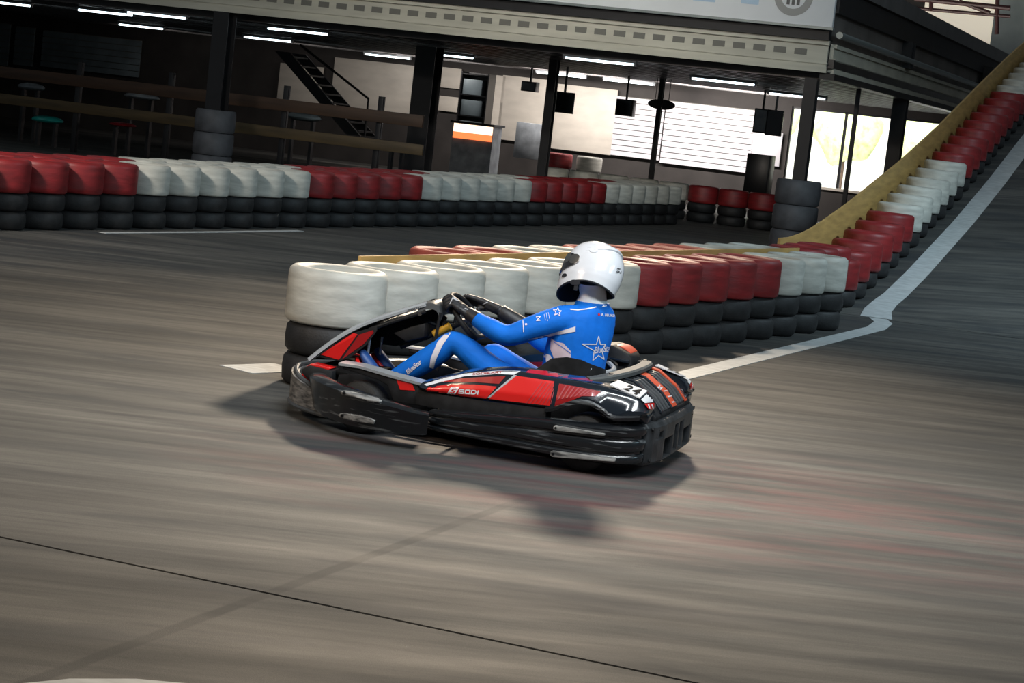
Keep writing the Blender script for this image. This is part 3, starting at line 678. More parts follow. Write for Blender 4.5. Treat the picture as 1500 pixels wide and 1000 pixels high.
MB().tube([(r[0]-r[2]*.030, r[1]-r[3]*.030, r[4]-.012) for r in pl], .013, 8).build('bumper_rail', M_kgrey, fband)
for i in (2, 4, 6): 
    r = pl[i]; MB().lathe([(.001, -.004), (.009, -.004), (.009, .006), (.001, .006)], 10, 'y').build('bolt', M_kmatt, fband).location = (r[0]+r[2]*.014, r[1]+r[3]*.014, (r[4]+r[5])/2)
# rear bumper: a slotted moulding
ys = [-.70, -.60, -.47, -.44, -.34, -.31, -.13, -.09, -.012, .012, .09, .13, .31, .34, .44, .47, .56]
ys = [-.555, -.50, -.44, -.36, -.33, -.14, -.105, -.018, .018, .105, .14, .33, .36, .44, .50, .555]
zs = [.065, .085, .10, .185, .20, .235, .262, .285]
def hole(yc, zc):
    ay = abs(yc)
    if .018 < ay < .105 and .10 < zc < .235: return True
    if .14 < ay < .33 and .085 < zc < .185: return True
    if .36 < ay < .44 and .20 < zc < .235: return True
    return False
mb = MB()
def rbx(y): return .025+.05*abs(y/.56)**5
for i in range(len(ys)-1):
    for j in range(len(zs)-1):
        if hole((ys[i]+ys[i+1])/2, (zs[j]+zs[j+1])/2): continue
        v = [(rbx(y)+d+(.018 if z < .08 or z > .28 else 0), y, z) for d in (-.03, .035) for y in (ys[i], ys[i+1]) for z in (zs[j], zs[j+1])]
        mb.add(v, [(0, 1, 3, 2), (4, 6, 7, 5), (0, 4, 5, 1), (2, 3, 7, 6), (0, 2, 6, 4), (1, 5, 7, 3)])
me = mesh(mb.v, mb.f); bm = bmesh.new(); bm.from_mesh(me); bmesh.ops.remove_doubles(bm, verts=bm.verts, dist=1e-5)
dup = {}
for f in bm.faces: dup.setdefault(tuple(sorted(v.index for v in f.verts)), []).append(f)
bm.verts.index_update(); dup = {}
for f in bm.faces: dup.setdefault(tuple(sorted(v.index for v in f.verts)), []).append(f)
kill = [f for fs in dup.values() if len(fs) > 1 for f in fs]
bmesh.ops.delete(bm, geom=kill, context='FACES_ONLY'); bmesh.ops.recalc_face_normals(bm, faces=bm.faces)
bmesh.ops.bevel(bm, geom=[e for e in bm.edges if len(e.link_faces) == 2 and e.calc_face_angle(0) > .6], offset=.007, segments=2, affect='EDGES', profile=.5, clamp_overlap=True)
bm.to_mesh(me); bm.free(); auto_smooth(me, 40); rbo = link('rear_bumper', me, mat('rear_bumper_black', (0.022, 0.024, 0.026), 0.38, noise_s=14, noise_amt=.5, bump=.15, bump_s=50), kart)
MB().box(.055, .075, -.5, .5, .075, .275).build('backing', M_kmatt, rbo, smooth=0)
for s in (-1, 1):
    for z in (.095, .255): MB().lathe([(.001, -.004), (.010, -.004), (.010, .004), (.001, .004)], 10, 'x').build('bolt', M_kmatt, rbo).location = (rbx(.52)-.034, s*.525, z)
# moulded skid pads on the bumpers (scraped grey)
def kxz(px, py, y):
    d = ray(px, py); l = Vector((-math.sin(KA), -math.cos(KA), 0)); f = Vector((-math.cos(KA), math.sin(KA), 0))
    t = ((KO-CO).dot(l)+y)/d.dot(l); P = CO+d*t-KO; return P.dot(f), P.z
def teardrop(pa, pb, y0, ra, rb, dy=.0, th=.014):
    a = Vector(kxz(*pa, y0)); b = Vector(kxz(*pb, y0+dy)); t = (b-a).normalized(); nn = Vector((-t.y, t.x)); out = []
    for k in range(9): th_ = PI/2+PI*k/8; out.append((a+(t*math.cos(th_)+nn*math.sin(th_))*ra, 0))
    for k in range(7): th_ = -PI/2+PI*k/6; out.append((b+(t*math.cos(th_)+nn*math.sin(th_))*rb, 1))
    L = (b-a).length; mb = MB(); n = len(out)
    def yy(p): return y0+dy*max(0, min(1, (p-a).dot(t)/L))
    v = [(p.x, yy(p)-.01, p.y) for p, _ in out]+[(p.x, yy(p)+th, p.y) for p, _ in out]
    mb.add(v, [tuple(range(n))[::-1], tuple(range(n, 2*n))]+[(i, (i+1) % n, n+(i+1) % n, n+i) for i in range(n)])
    return mb, a
def skid(pa, pb, y0, ra, rb, dy, parent, parent2):
    mb, a = teardrop(pa, pb, y0, ra, rb, dy); o = mb.build('skid_pad', M_scuffl, parent, bevel=.004)
    o2 = mirror(o, parent=parent2)
    for s, oo in ((1, o), (-1, o2)): MB().lathe([(.001, 0), (ra*.45, 0), (ra*.45, .003), (.001, .003)], 12, 'y').build('bolt_hole', M_blackprint, oo).location = (a.x, s*(y0+.0145) - (.003 if s < 0 else 0), a.y)
sbr = mirror(sbl); fgr = mirror(fgl)
skid((815, 626), (885, 636), .698, .013, .006, -.004, sbl, sbr)
skid((811, 664), (900, 673), .698, .016, .009, -.004, sbl, sbr)

# --- chassis
MB().prism([(.40, .33), (1.20, .36), (1.60, .30), (1.98, .26), (1.98, -.26), (1.60, -.30), (1.20, -.36), (.40, -.33)], .045, .055, 'z').build('floor_tray', M_tray, kart, smooth=0)
for s in (-1, 1):
    MB().tube(smoothcurve([(.08, s*.32, .10), (.6, s*.34, .075), (1.2, s*.36, .075), (1.6, s*.31, .085), (2.0, s*.27, .11)], 5), .016, 8).build('frame_rail', M_kmatt, kart)
    MB().tube([(.55, s*.34, .08), (.55, s*.62, .12)], .013, 8).build('bumper_bracket', M_kmatt, kart); MB().tube([(1.10, s*.35, .08), (1.10, s*.63, .14)], .013, 8).build('bumper_bracket', M_kmatt, kart)
MB().tube([(.36, -.45, .145), (.36, .45, .145)], .020, 12).build('rear_axle', M_chrome, kart)
MB().tube([(1.58, -.42, .11), (1.58, .42, .11)], .016, 8).build('front_axle_beam', M_kmatt, kart)
# --- wheels
def wheel(x, y, r, wd, rot=0):
    h = wd/2; c = .02
    pr = [(r*.52, -h+.012), (r*.60, -h), (r-c*1.3, -h+.002), (r-c*.35, -h+c*.6), (r, -h+c*1.6), (r, h-c*1.6), (r-c*.35, h-c*.6), (r-c*1.3, h-.002), (r*.60, h), (r*.52, h-.012)]
    o = MB().lathe(pr, 32, 'y').build('wheel', M_slick, kart, smooth=40); o.location = (x, y, r); o.rotation_euler = (0, 0, rot)
    MB().lathe([(.018, -h*.25), (r*.3, -h*.3), (r*.46, -h*.75), (r*.54, -h*.8), (r*.54, h*.8), (r*.46, h*.75), (r*.3, h*.3), (.018, h*.25)], 24, 'y').build('rim', M_rim, o, smooth=40)
    MB().lathe([(.001, -h*.5), (.022, -h*.5), (.022, h*.5), (.001, h*.5)], 12, 'y').build('hub', M_kmatt, o)
wheel(1.585, .50, .140, .13, rad(-14)); wheel(1.585, -.50, .140, .13, rad(-14)); wheel(.36, .53, .145, .20); wheel(.36, -.53, .145, .20)
# --- side pods: lofted bars that carry the coloured panels
POD = [(1.255, .295, .318), (1.20, .285, .338), (1.13, .287, .366), (1.03, .290, .405), (.95, .290, .424), (.86, .292, .442), (.78, .293, .452), (.70, .294, .457), (.60, .296, .452), (.555, .297, .450), (.52, .300, .450), (.48, .316, .451), (.44, .333, .452), (.39, .344, .452), (.34, .344, .450), (.30, .334, .447), (.26, .316, .442), (.23, .302, .437), (.18, .305, .430), (.12, .312, .418), (.075, .325, .398), (.05, .335, .365)]
rings = []
for x, zl, zu in POD:
    k = max(0, min(1, (1.25-x)/.35)); kr = max(0, min(1, (.20-x)/.15)); yo = .655-.035*kr-.02*(1-k); yu = .610-.05*kr
    rings.append([Vector(p) for p in [(x, yo-.015, zl), (x, yo, zl+.012), (x, yo, zl+(zu-zl)*.35), (x, yu+.012, zu-.022), (x, yu, zu-.008), (x, yu-.016, zu), (x, yu-.06, zu+.006), (x, .47-.04*kr, zu+.012), (x, .455-.04*kr, zu+.002), (x, .45-.04*kr, max(zl+.02, zu-.09)), (x, .52, max(zl, zu-.10))]])
podl = kpart(MB().loft(rings), 'side_pod', M_kgloss, smooth=30); podr = mirror(podl)
# lower sill between pod and bumper
sl = kpart(sweep_plan([(x, y, 0, 1, zb, zt) for x, y, zb, zt in [(1.27, .60, .20, .29), (1.1, .635, .20, .287), (.8, .645, .21, .293), (.56, .645, .23, .298)]], [(-.10, .0), (0, .1), (.006, .5), (0, .95), (-.10, 1.0)]), 'sill', M_kmatt, smooth=30); mirror(sl)
# arch lip over the rear wheel
AL = [(.565, .292), (.52, .303), (.48, .325), (.44, .345), (.39, .358), (.34, .358), (.30, .347), (.26, .328), (.225, .308), (.18, .303), (.08, .318)]
MBa = MB(); MBa.loft([[Vector((x, .648+a-.03*max(0, min(1, (.2-x)/.15)), z+b)) for a, b in ((0, -.014), (.014, -.012), (.016, .004), (.006, .014), (-.01, .014))] for x, z in [(p.x, p.y) for p in smoothcurve([(q[0], q[1], 0) for q in AL], 3)]])
al = kpart(MBa, 'arch_lip', M_kblack, smooth=40); mirror(al)
# front side panels with silver top edge
fpl = kpart(MB().prism([(1.71, .350), (1.60, .352), (1.41, .327), (1.255, .312), (1.255, .20), (1.40, .20), (1.445, .28), (1.50, .300), (1.62, .320), (1.70, .330)], .49, .575), 'front_side_panel', M_kmatt, bevel=.006)
mirror(fpl)
st_ = MB(); st_.loft([[Vector((x, y, z)) for y, z in ((.485, zz), (.585, zz-.006), (.588, zz+.008), (.485, zz+.012))] for x, zz in ((1.72, .352), (1.60, .353), (1.41, .328), (1.25, .312))]); so = st_.build('top_strip', M_ksilver, fpl, smooth=30); mirror(so, parent=[c for c in kart.children if c.name.startswith('front_side_panel')][-1])
for s in (-1, 1): MB().prism([(1.80, .12), (1.78, .27), (1.60, .30), (1.27, .28), (1.27, .12)], s*.395-.006, s*.395+.006).build('inner_wall', M_kmatt, kart, smooth=0)
# nose: floor of the nose, lights
MB().prism([(1.78, .30), (1.98, .24), (2.06, .12), (2.06, -.12), (1.98, -.24), (1.78, -.30), (1.45, -.30), (1.45, .30)], .10, .13, 'z').build('nose_floor', M_tray, kart, bevel=.01)
MB().prism([(1.66, .40), (1.84, .34), (1.98, .22), (1.98, -.22), (1.84, -.34), (1.66, -.40)], .255, .285, 'z').build('nose_deck', M_tray, kart, bevel=.012)
for s in (-1, 1):
    a = MB(); a.prism([(1.99, .245), (2.00, .268), (1.955, .297), (1.82, .285), (1.82, .20), (1.95, .215)], .27, .40); o = a.build('light_housing', M_kmatt, kart, bevel=.008)
    if s < 0: 
        for v in o.data.vertices: v.co.y = -v.co.y
        o.data.flip_normals()
    t = MB(); t.prism([(1.985, .278), (1.950, .305), (1.835, .294), (1.850, .284), (1.945, .290)], .285, .39); tt = t.build('red_cap', M_kred, o, bevel=.003)
    if s < 0:
        for v in tt.data.vertices: v.co.y = -v.co.y
        tt.data.flip_normals()
    w_ = MB(); w_.prism([(1.995, .262), (1.988, .279), (1.945, .291), (1.952, .276)], .30, .36); tt = w_.build('lens', M_ksilver, o, bevel=.003)
    if s < 0:
        for v in tt.data.vertices: v.co.y = -v.co.y
        tt.data.flip_normals()
    MB().lathe([(.001, -.03), (.03, -.025), (.042, 0), (.03, .025), (.001, .03)], 16, 'x').build('red_reflector', M_kred, o).location = (1.995, s*.30, .215)
# --- front fairing
FP = smoothcurve([(2.02, .245, .305), (1.92, .215, .405), (1.82, .19, .487), (1.71, .172, .553), (1.56, .160, .622), (1.42, .150, .683)], 4)
rings = []
for i, p in enumerate(FP):
    a, b = FP[max(i-1, 0)], FP[min(i+1, len(FP)-1)]; t = Vector((b.x-a.x, 0, b.z-a.z)).normalized(); nn = Vector((t.z, 0, -t.x))
    if nn.z < 0: nn = -nn
    hw = p.y; top_ = [Vector((p.x, y, p.z))+nn*(.022*(1-(y/hw)**2)) for y in [hw*(-1+2*j/8) for j in range(9)]]
    rings.append(top_+[q-nn*.014 for q in top_[::-1]])
fair = kpart(MB().loft(rings), 'front_fairing', M_kblack, smooth=40)
for s in (-1, 1):
    rg = []
    for i, p in enumerate(FP):
        a, b = FP[max(i-1, 0)], FP[min(i+1, len(FP)-1)]; t = Vector((b.x-a.x, 0, b.z-a.z)).normalized(); nn = Vector((t.z, 0, -t.x))
        if nn.z < 0: nn = -nn
        wd = .026; q = Vector((p.x, p.y*s, p.z))
        rg.append([q+Vector((0, s*.008, 0))-nn*.010, q+Vector((0, s*.010, 0))+nn*.002, q+Vector((0, -s*.002, 0))+nn*.012, q+Vector((0, -s*wd, 0))+nn*.016, q+Vector((0, -s*wd, 0))+nn*.004, q-nn*.010])
    MB().loft(rg).build('edge_strip', M_ksilver, fair, smooth=35)
    # side flange: black carrier with red plates
    for nm, m_, outl, y0, y1 in (('side_flange', M_kmatt, [(1.98, .325), (1.82, .470), (1.67, .535), (1.67, .505), (1.72, .425), (1.80, .345), (1.86, .315)], .190, .200),
                                ('red_plate', M_kred, [(1.965, .338), (1.80, .478), (1.775, .474), (1.865, .322)], .199, .204),
                                ('red_plate', M_kdred, [(1.765, .474), (1.69, .508), (1.685, .495), (1.735, .425), (1.85, .325)], .199, .204)):
        a = MB(); a.prism(outl, y0, y1); o = a.build(nm, m_, fair, smooth=0)
        for v in o.data.vertices: v.co.y = (v.co.y + (.030 if v.co.x > 1.85 else 0)*(v.co.x-1.85)/.13 - .012)*s
        if s < 0: o.data.flip_normals()
    # lower carrier bar along the flange
    MB().tube([(1.42, s*.145, .645), (1.60, s*.15, .565), (1.72, s*.16, .505)], .012, 8).build('support_bar', M_kmatt, fair)
    MB().tube([(1.735, s*.10, .445), (1.74, s*.10, .30)], .008, 8).build('support_bar', M_ksilver, fair)
MB().prism([(1.74, .50), (1.60, .575), (1.44, .64), (1.38, .60), (1.40, .52), (1.48, .46), (1.66, .40), (1.76, .40)], -.135, -.125).build('inner_flange', M_kmatt, fair, smooth=0)
# hood over the top of the fairing
HD = [(1.46, .668), (1.42, .690), (1.385, .698), (1.355, .690), (1.335, .660), (1.33, .640)]
rg = []
for x, z in [(p.x, p.y) for p in smoothcurve([(a, b, 0) for a, b in HD], 3)]:
    rg.append([Vector((x, .155, z-.035)), Vector((x, .15, z-.004)), Vector((x, .11, z+.010)), Vector((x, -.11, z+.010)), Vector((x, -.15, z-.004)), Vector((x, -.155, z-.035)), Vector((x, -.140, z-.035)), Vector((x, -.105, z-.006)), Vector((x, .105, z-.006)), Vector((x, .140, z-.035))])
kpart(MB().loft(rg), 'fairing_hood', M_kgrey, smooth=50)
for s in (-1, 1): MB().tube([(1.335, s*.147, .65), (1.345, s*.147, .50), (1.40, s*.12, .30)], .009, 8).build('hood_strut', M_kmatt, kart)
MB().prism([(1.60, .50), (1.50, .55), (1.42, .58), (1.42, .50), (1.52, .46)], -.12, .12).build('dash_panel', M_kmatt, kart, bevel=.01)
MB().lathe([(.001, 0), (.010, 0), (.010, .006), (.001, .006)], 10, 'y').build('fairing_bolt', M_chrome, kart).location = (1.445, .158, .628)
# steering column and yellow coupling
MB().tube([(1.58, .02, .42), (1.36, .02, .535), (1.235, .0, .605)], .014, 10).build('steering_column', M_kmatt, kart)
MB().tube([(1.47, .06, .595), (1.345, .06, .562)], .012, 8).build('dash_arm', M_kgloss, kart)
MB().tube([(1.385, .06, .520), (1.30, .06, .575)], .022, 14).build('yellow_coupling', M_yel, kart); MB().tube([(1.335, .06, .575), (1.325, .06, .600)], .014, 10).build('coupling_cap', M_kmatt, kart)
# steering wheel
SC = Vector((1.215, 0, .622)); SN = Vector((-.75, 0, .66)).normalized(); ST = Vector((.66, 0, .75)).normalized(); SY = Vector((0, 1, 0))
def swp(a, r=.158): 
    # flat-bottomed wheel, turned to the right
    ca, sa = math.cos(a), math.sin(a); q = ST*(r*ca if r*ca > -.115 else -.115) + SY*r*sa; return SC+q
sw = MB().tube([swp(2*PI*k/40) for k in range(40)], .0155, 10, closed=True).build('steering_wheel', M_kmatt, kart)
for a in (0.5*PI, -0.5*PI, PI): MB().tube([SC+SN*-.01, swp(a)], [.018, .011], 8).build('spoke', M_kgrey, sw)
MB().tube([SC-SN*.02, SC+SN*.02], .045, 16).build('hub', M_kgrey, sw); MB().tube([SC+SN*.02, SC+SN*.026], .03, 16).build('hub_badge', M_kwhite, sw)
# --- seat
rg = []
for x, zc, hw, hh in ((1.02, .10, .18, .06), (.92, .085, .20, .12), (.84, .08, .212, .22), (.76, .085, .218, .345), (.68, .095, .222, .405), (.60, .11, .222, .410), (.52, .15, .215, .365), (.46, .22, .195, .275), (.425, .32, .17, .165), (.405, .40, .14, .075)):
    o_, i_ = [], []
    for k in range(13):
        a = PI*k/12; yy = math.cos(a); d = max(0, abs(yy)-.0)
        o_.append(Vector((x-.012*abs(yy), hw*(abs(yy)**.55)*(1 if yy >= 0 else -1), zc+hh*(1-math.sin(a)**.6))))
    for p in o_[::-1]: i_.append(Vector((p.x+.010, p.y*.93, p.z+.010 if abs(p.y) < hw*.9 else p.z)))
    rg.append(o_+i_)
seat = kpart(MB().loft(rg), 'seat', M_kmatt, smooth=60)
MB().tube(smoothcurve([(.47, .19, .475), (.415, .12, .455), (.395, 0, .452), (.41, -.12, .455), (.46, -.19, .475)], 5), .015, 8).build('seat_rim', M_ksilver, seat)
# --- rear deck
MB().prism([(.04, .275), (.035, .305), (.10, .365), (.20, .43), (.30, .45), (.36, .44), (.36, .40), (.22, .38), (.10, .30), (.07, .262)], -.44, .44).build('rear_deck', M_kmatt, kart, bevel=.006)
rdk = [c for c in kart.children if c.name.startswith('rear_deck')][0]
for s in (-1, 1):
    for k in range(4):
        y = s*(.12+.065*k); MB().prism([(.045, .312), (.10, .372), (.20, .438), (.28, .452), (.28, .466), (.19, .455), (.09, .388), (.035, .325)], y-.009, y+.009).build('slat', M_kgrey, rdk, bevel=.003)
    for k in range(2):
        MB().prism([(.075, .33), (.115, .37), (.125, .363), (.085, .325)], s*(.165+.10*k)-.028, s*(.165+.10*k)+.028).build('vent_slot', M_blackprint, rdk, smooth=0)
def strip3(y0, y1, m_, name, lift=.0):
    return MB().prism([(.030, .318+lift), (.095, .392+lift), (.20, .462+lift), (.30, .478+lift), (.30, .470+lift), (.20, .452+lift), (.10, .382+lift), (.038, .312+lift)], y0, y1).build(name, m_, rdk, bevel=.002)
strip3(-.085, .085, M_kgloss, 'centre_spine'); strip3(-.05, .05, M_korange, 'centre_stripe', .003)
strip3(-.335, -.295, M_korange, 'side_stripe'); strip3(.295, .325, M_kgloss, 'side_spine')
for s in (-1, 1): 
    o = MB().prism([(.050, .325), (.085, .365), (.14, .385), (.20, .395), (.20, .30), (.055, .28)], .40, .555).build('tail_block', M_kgloss, rdk, bevel=.006)
    if s < 0:
        for v in o.data.vertices: v.co.y = -v.co.y
        o.data.flip_normals()
# grey hoop across the deck
HP = smoothcurve([(.40, .50, .452), (.345, .46, .464), (.295, .38, .478), (.262, .22, .486), (.25, 0, .488), (.262, -.22, .486), (.295, -.38, .478), (.345, -.46, .464), (.40, -.50, .452)], 5)
rg = []
for i, p in enumerate(HP):
    a, b = HP[max(i-1, 0)], HP[min(i+1, len(HP)-1)]; t = (b-a).normalized(); s_ = Vector((t.y, -t.x, 0)).normalized()*.034
    rg.append([p+s_+Vector((0, 0, -.012)), p+s_*1.02+Vector((0, 0, .006)), p+s_*.75+Vector((0, 0, .015)), p-s_*.75+Vector((0, 0, .015)), p-s_*1.02+Vector((0, 0, .006)), p-s_+Vector((0, 0, -.012))])
hoop = kpart(MB().loft(rg), 'deck_hoop', mat('hoop_grey', (0.075, 0.08, 0.08), 0.7, spec=0.25), smooth=40)
for i in (9, len(HP)-10): MB().lathe([(.001, 0), (.013, 0), (.013, .005), (.001, .005)], 10).build('bolt', M_kmatt, hoop).location = HP[i]+Vector((0, 0, .014))
# engine block at the far side, red inner panel
MB().prism([(.56, .12), (.56, .52), (.53, .555), (.47, .565), (.42, .545), (.37, .525), (.35, .50), (.35, .15)], -.50, -.27).build('engine', M_kmatt, kart, bevel=.014)
MB().prism([(.47, .562), (.41, .552), (.375, .530), (.37, .515), (.43, .535)], -.49, -.33).build('engine_cap', M_korange, kart, bevel=.004)
MB().prism([(.36, .478), (.55, .485), (.55, .50), (.36, .495)], -.51, -.24).build('engine_ledge', M_kgloss, kart, bevel=.004)
MB().prism([(.62, .34), (.60, .452), (.42, .452), (.38, .40), (.38, .34)], -.452, -.442).build('inner_panel', M_kred, kart, smooth=0)
MB().prism([(1.15, .25), (1.10, .36), (.62, .44), (.62, .25)], -.452, -.442).build('inner_panel', M_kdred, kart, smooth=0)
# pedals
for y in (.13, -.13):
    MB().tube(smoothcurve([(1.66, y-.05, .13), (1.72, y-.05, .24), (1.76, y-.035, .315), (1.785, y, .335), (1.76, y+.035, .315), (1.70, y+.05, .27), (1.64, y+.055, .235)], 4), .012, 8).build('pedal', M_kred, kart)
# ------------------------------------------------------------------ printed graphics laid onto surfaces
def bvh_of(objs):
    bpy.context.view_layer.update(); V = []; F = []
    for o in objs:
        n = len(V); mw = o.matrix_world; V += [mw @ v.co for v in o.data.vertices]; F += [[i+n for i in p.vertices] for p in o.data.polygons]
    return BVHTree.FromPolygons(V, F)
def bm_poly(polys):
    bm = bmesh.new()
    for p in polys: bm.faces.new([bm.verts.new((x, y, 0)) for x, y in p])
    return bm
def lay(bm, bvh, name, m_, parent, off=.003, grid=3.0, maxjump=.05, one=False, thick=0):
    """drop a flat outline, given in photo pixels, onto a built surface along the view rays"""
    xs = [v.co.x for v in bm.verts]; ys_ = [v.co.y for v in bm.verts]
    if not xs: return None
    for ax, lo, hi in ((0, min(xs), max(xs)), (1, min(ys_), max(ys_))):
        n = int((hi-lo)/grid)
        for k in range(1, n+1):
            co = [0, 0, 0]; no = [0, 0, 0]; co[ax] = lo+k*(hi-lo)/(n+1); no[ax] = 1
            bmesh.ops.bisect_plane(bm, geom=bm.verts[:]+bm.edges[:]+bm.faces[:], plane_co=co, plane_no=no, dist=1e-4)
    inv = parent.matrix_world.inverted(); bad = []
    for v in bm.verts:
        d = ray(v.co.x, v.co.y).normalized(); h = bvh.ray_cast(CO, d)
        if h[0] is None: bad.append(v); continue
        v.co = inv @ (h[0]-d*off)
    bmesh.ops.delete(bm, geom=bad, context='VERTS')
    bmesh.ops.delete(bm, geom=[f for f in bm.faces if max(e.calc_length() for e in f.edges) > maxjump], context='FACES')
    if one:
        bmesh.ops.remove_doubles(bm, verts=bm.verts, dist=1e-6); left = set(bm.faces); best = []
        while left:
            st = [left.pop()]; comp = list(st)
            while st:
                f = st.pop()
                for e in f.edges:
                    for g in e.link_faces:
                        if g in left: left.discard(g); st.append(g); comp.append(g)
            if sum(f.calc_area() for f in comp) > sum(f.calc_area() for f in best): best = comp
        keep = set(best); bmesh.ops.delete(bm, geom=[f for f in bm.faces if f not in keep], context='FACES')
    bmesh.ops.triangulate(bm, faces=bm.faces[:])
    vd = (inv @ CO)
    for f in bm.faces:
        f.smooth = True
        if f.normal.length == 0: f.normal_update()
        if f.normal.dot(vd-f.calc_center_median()) < 0: f.normal_flip()
    if thick:
        bm.normal_update(); bmesh.ops.remove_doubles(bm, verts=bm.verts, dist=1e-6); bmesh.ops.solidify(bm, geom=bm.faces[:], thickness=thick)
    me = bpy.data.meshes.new(name); bm.to_mesh(me); bm.free()
    if not len(me.polygons): return None
    return link(name, me, m_, parent)
def text_bm(s, x, y, h, ang=0, width=None, slant=0.0, bold=0.0):
    """text outline in photo pixels: baseline start (x, y), cap height h, rotated clockwise by ang degrees"""
    c = bpy.data.curves.new('t', 'FONT'); c.body = s; c.resolution_u = 3; c.offset = bold
    o = bpy.data.objects.new('t', c); C.objects.link(o); dg = bpy.context.evaluated_depsgraph_get(); me = bpy.data.meshes.new_from_object(o.evaluated_get(dg))
    bpy.data.objects.remove(o, do_unlink=True); bpy.data.curves.remove(c)
    bm = bmesh.new(); bm.from_mesh(me); bpy.data.meshes.remove(me)
    if not bm.verts: return bm
    w0 = max(v.co.x for v in bm.verts); h0 = 0.69
    sx = (width/w0) if width else h/h0; sy = h/h0; ca, sa = math.cos(rad(ang)), math.sin(rad(ang))
    for v in bm.verts:
        a = v.co.x*sx+slant*v.co.y*sy; b = -v.co.y*sy
        v.co = Vector((x+a*ca-b*sa, y+a*sa+b*ca, 0))
    return bm
def line_bm(pts, wd, closed=False):
    P = [Vector(p) for p in pts]; n = len(P); quads = []
    for i in range(n if closed else n-1):
        a, b = P[i], P[(i+1) % n]; t = (b-a).normalized(); nn = Vector((-t.y, t.x))*wd/2; e = t*wd*.3
        quads.append([tuple(a-e+nn), tuple(b+e+nn), tuple(b+e-nn), tuple(a-e-nn)])
    return bm_poly(quads)
pod_b = bvh_of([podl])
fg_b = bvh_of([fgl])
for poly, hole_ in (([(499, 574), (501, 572), (506, 571.5), (530, 576), (552, 582), (560, 586), (556, 587.5), (530, 584), (506, 579), (500, 577.5)], (504, 575.3)), ([(495.5, 608), (498, 605.5), (504, 605), (525, 608.5), (543, 613.5), (549, 617), (547, 621), (525, 618), (503, 612.5), (497, 611)], (501, 608.8))):
    o = lay(bm_poly([poly]), fg_b, 'skid_pad', M_scuffl, kart, .014, 2, one=True, thick=.014); mirror(o)
    q = [(hole_[0]+2.6*math.cos(t), hole_[1]+2.6*math.sin(t)) for t in [2*PI*k/10 for k in range(10)]]; lay(bm_poly([q]), fg_b, 'bolt_hole', M_blackprint, kart, .0165, 2)
def panel_px(name, m_, poly, mir=True, bvh=None, off=.003, parent=None):
    o = lay(bm_poly([poly]), bvh or pod_b, name, m_, parent or kart, off, one=True)
    if o and mir: mirror(o)
    return o
panel_px('red_panel', M_kred, [(622, 571), (629, 566.5), (661, 562.5), (696, 563), (728, 566), (712, 583.5), (664, 579), (624, 574)])
panel_px('red_panel', M_kdred, [(642, 559.5), (661, 556), (680, 553.5), (741, 550.5), (731, 562), (696, 559.5), (661, 559)])
panel_px('white_band', M_kwhite, [(621, 562.5), (648, 554), (680, 547), (728, 542.5), (763, 543), (753, 548.5), (728, 547.5), (680, 551), (648, 559), (625, 565)])
panel_px('red_panel', M_kred, [(756, 550), (812, 558.5), (805, 594), (716, 584), (727, 573)])
panel_px('red_panel', M_kdred, [(819, 561.5), (850, 567), (880, 573), (872, 580), (852, 580), (838, 586), (826, 596), (812, 596)])
panel_px('silver_edge', M_ksilver, [(753, 548.5), (757, 549.5), (718, 582), (714, 582)])
panel_px('red_ledge', M_kred, [(770, 545), (776, 540.5), (832, 546), (817, 552)])
panel_px('red_ledge', M_kdred, [(823, 552.5), (836, 547.5), (877, 552.5), (866, 558.5)])
for k in range(7):
    x = 772+6*k; panel_px('pinstripe', M_stripe, [(x+22, 558.5+.15*k*4), (x+23, 558.7+.15*k*4), (x-2+1, 591), (x-2, 591)] if x+22 < 812 else [(811, 560+4*(k-3)), (812, 560+4*(k-3)), (x-1, 592), (x-2, 592)], off=.005)
for k in range(8):
    x = 828+6.2*k; panel_px('pinstripe', M_stripe, [(x, 564+1.05*k), (x+2.2, 564.5+1.05*k), (x-12+2.2, 585-1.1*k), (x-12, 585-1.1*k)], off=.005)
# logo and name on the pod
lay(bm_poly([[(660.5, 567), (672.5, 567.6), (666.5, 577.3), (654.5, 576.6)]]), pod_b, 'logo_square', M_kwhite, kart, .0055)
lay(line_bm([(668.6, 569.4), (664, 569.4), (661.6, 571.6), (666.2, 572.6), (663.8, 575), (659, 574.8)], 1.4), pod_b, 'logo_mark', M_kred, kart, .0075, 2)
ST_ = {'S': [(1, 1), (0, 1), (0, .5), (1, .5), (1, 0), (0, 0)], 'O': [(0, 0), (0, 1), (1, 1), (1, 0), (0, 0)], 'D': [(0, 0), (0, 1), (.7, 1), (1, .7), (1, .3), (.7, 0), (0, 0)], 'I': [(0, 0), (0, 1)]}
for ch, x0, wd in (('S', 672.2, 6.3), ('O', 681.2, 6.3), ('D', 690.2, 6.3), ('I', 699.4, 1)):
    lay(line_bm([(x0+a*wd+b*1.1-.0*b, 575.4+(x0+a*wd-672)*.062-b*5.0) for a, b in ST_[ch]], 1.7), pod_b, 'letter', M_kwhite, kart, .0055, 2)
lay(text_bm('SODIKART', 692, 549.0, 3.0, -4, 44, .2, .015), pod_b, 'lettering', M_kdred, kart, .006, 3)
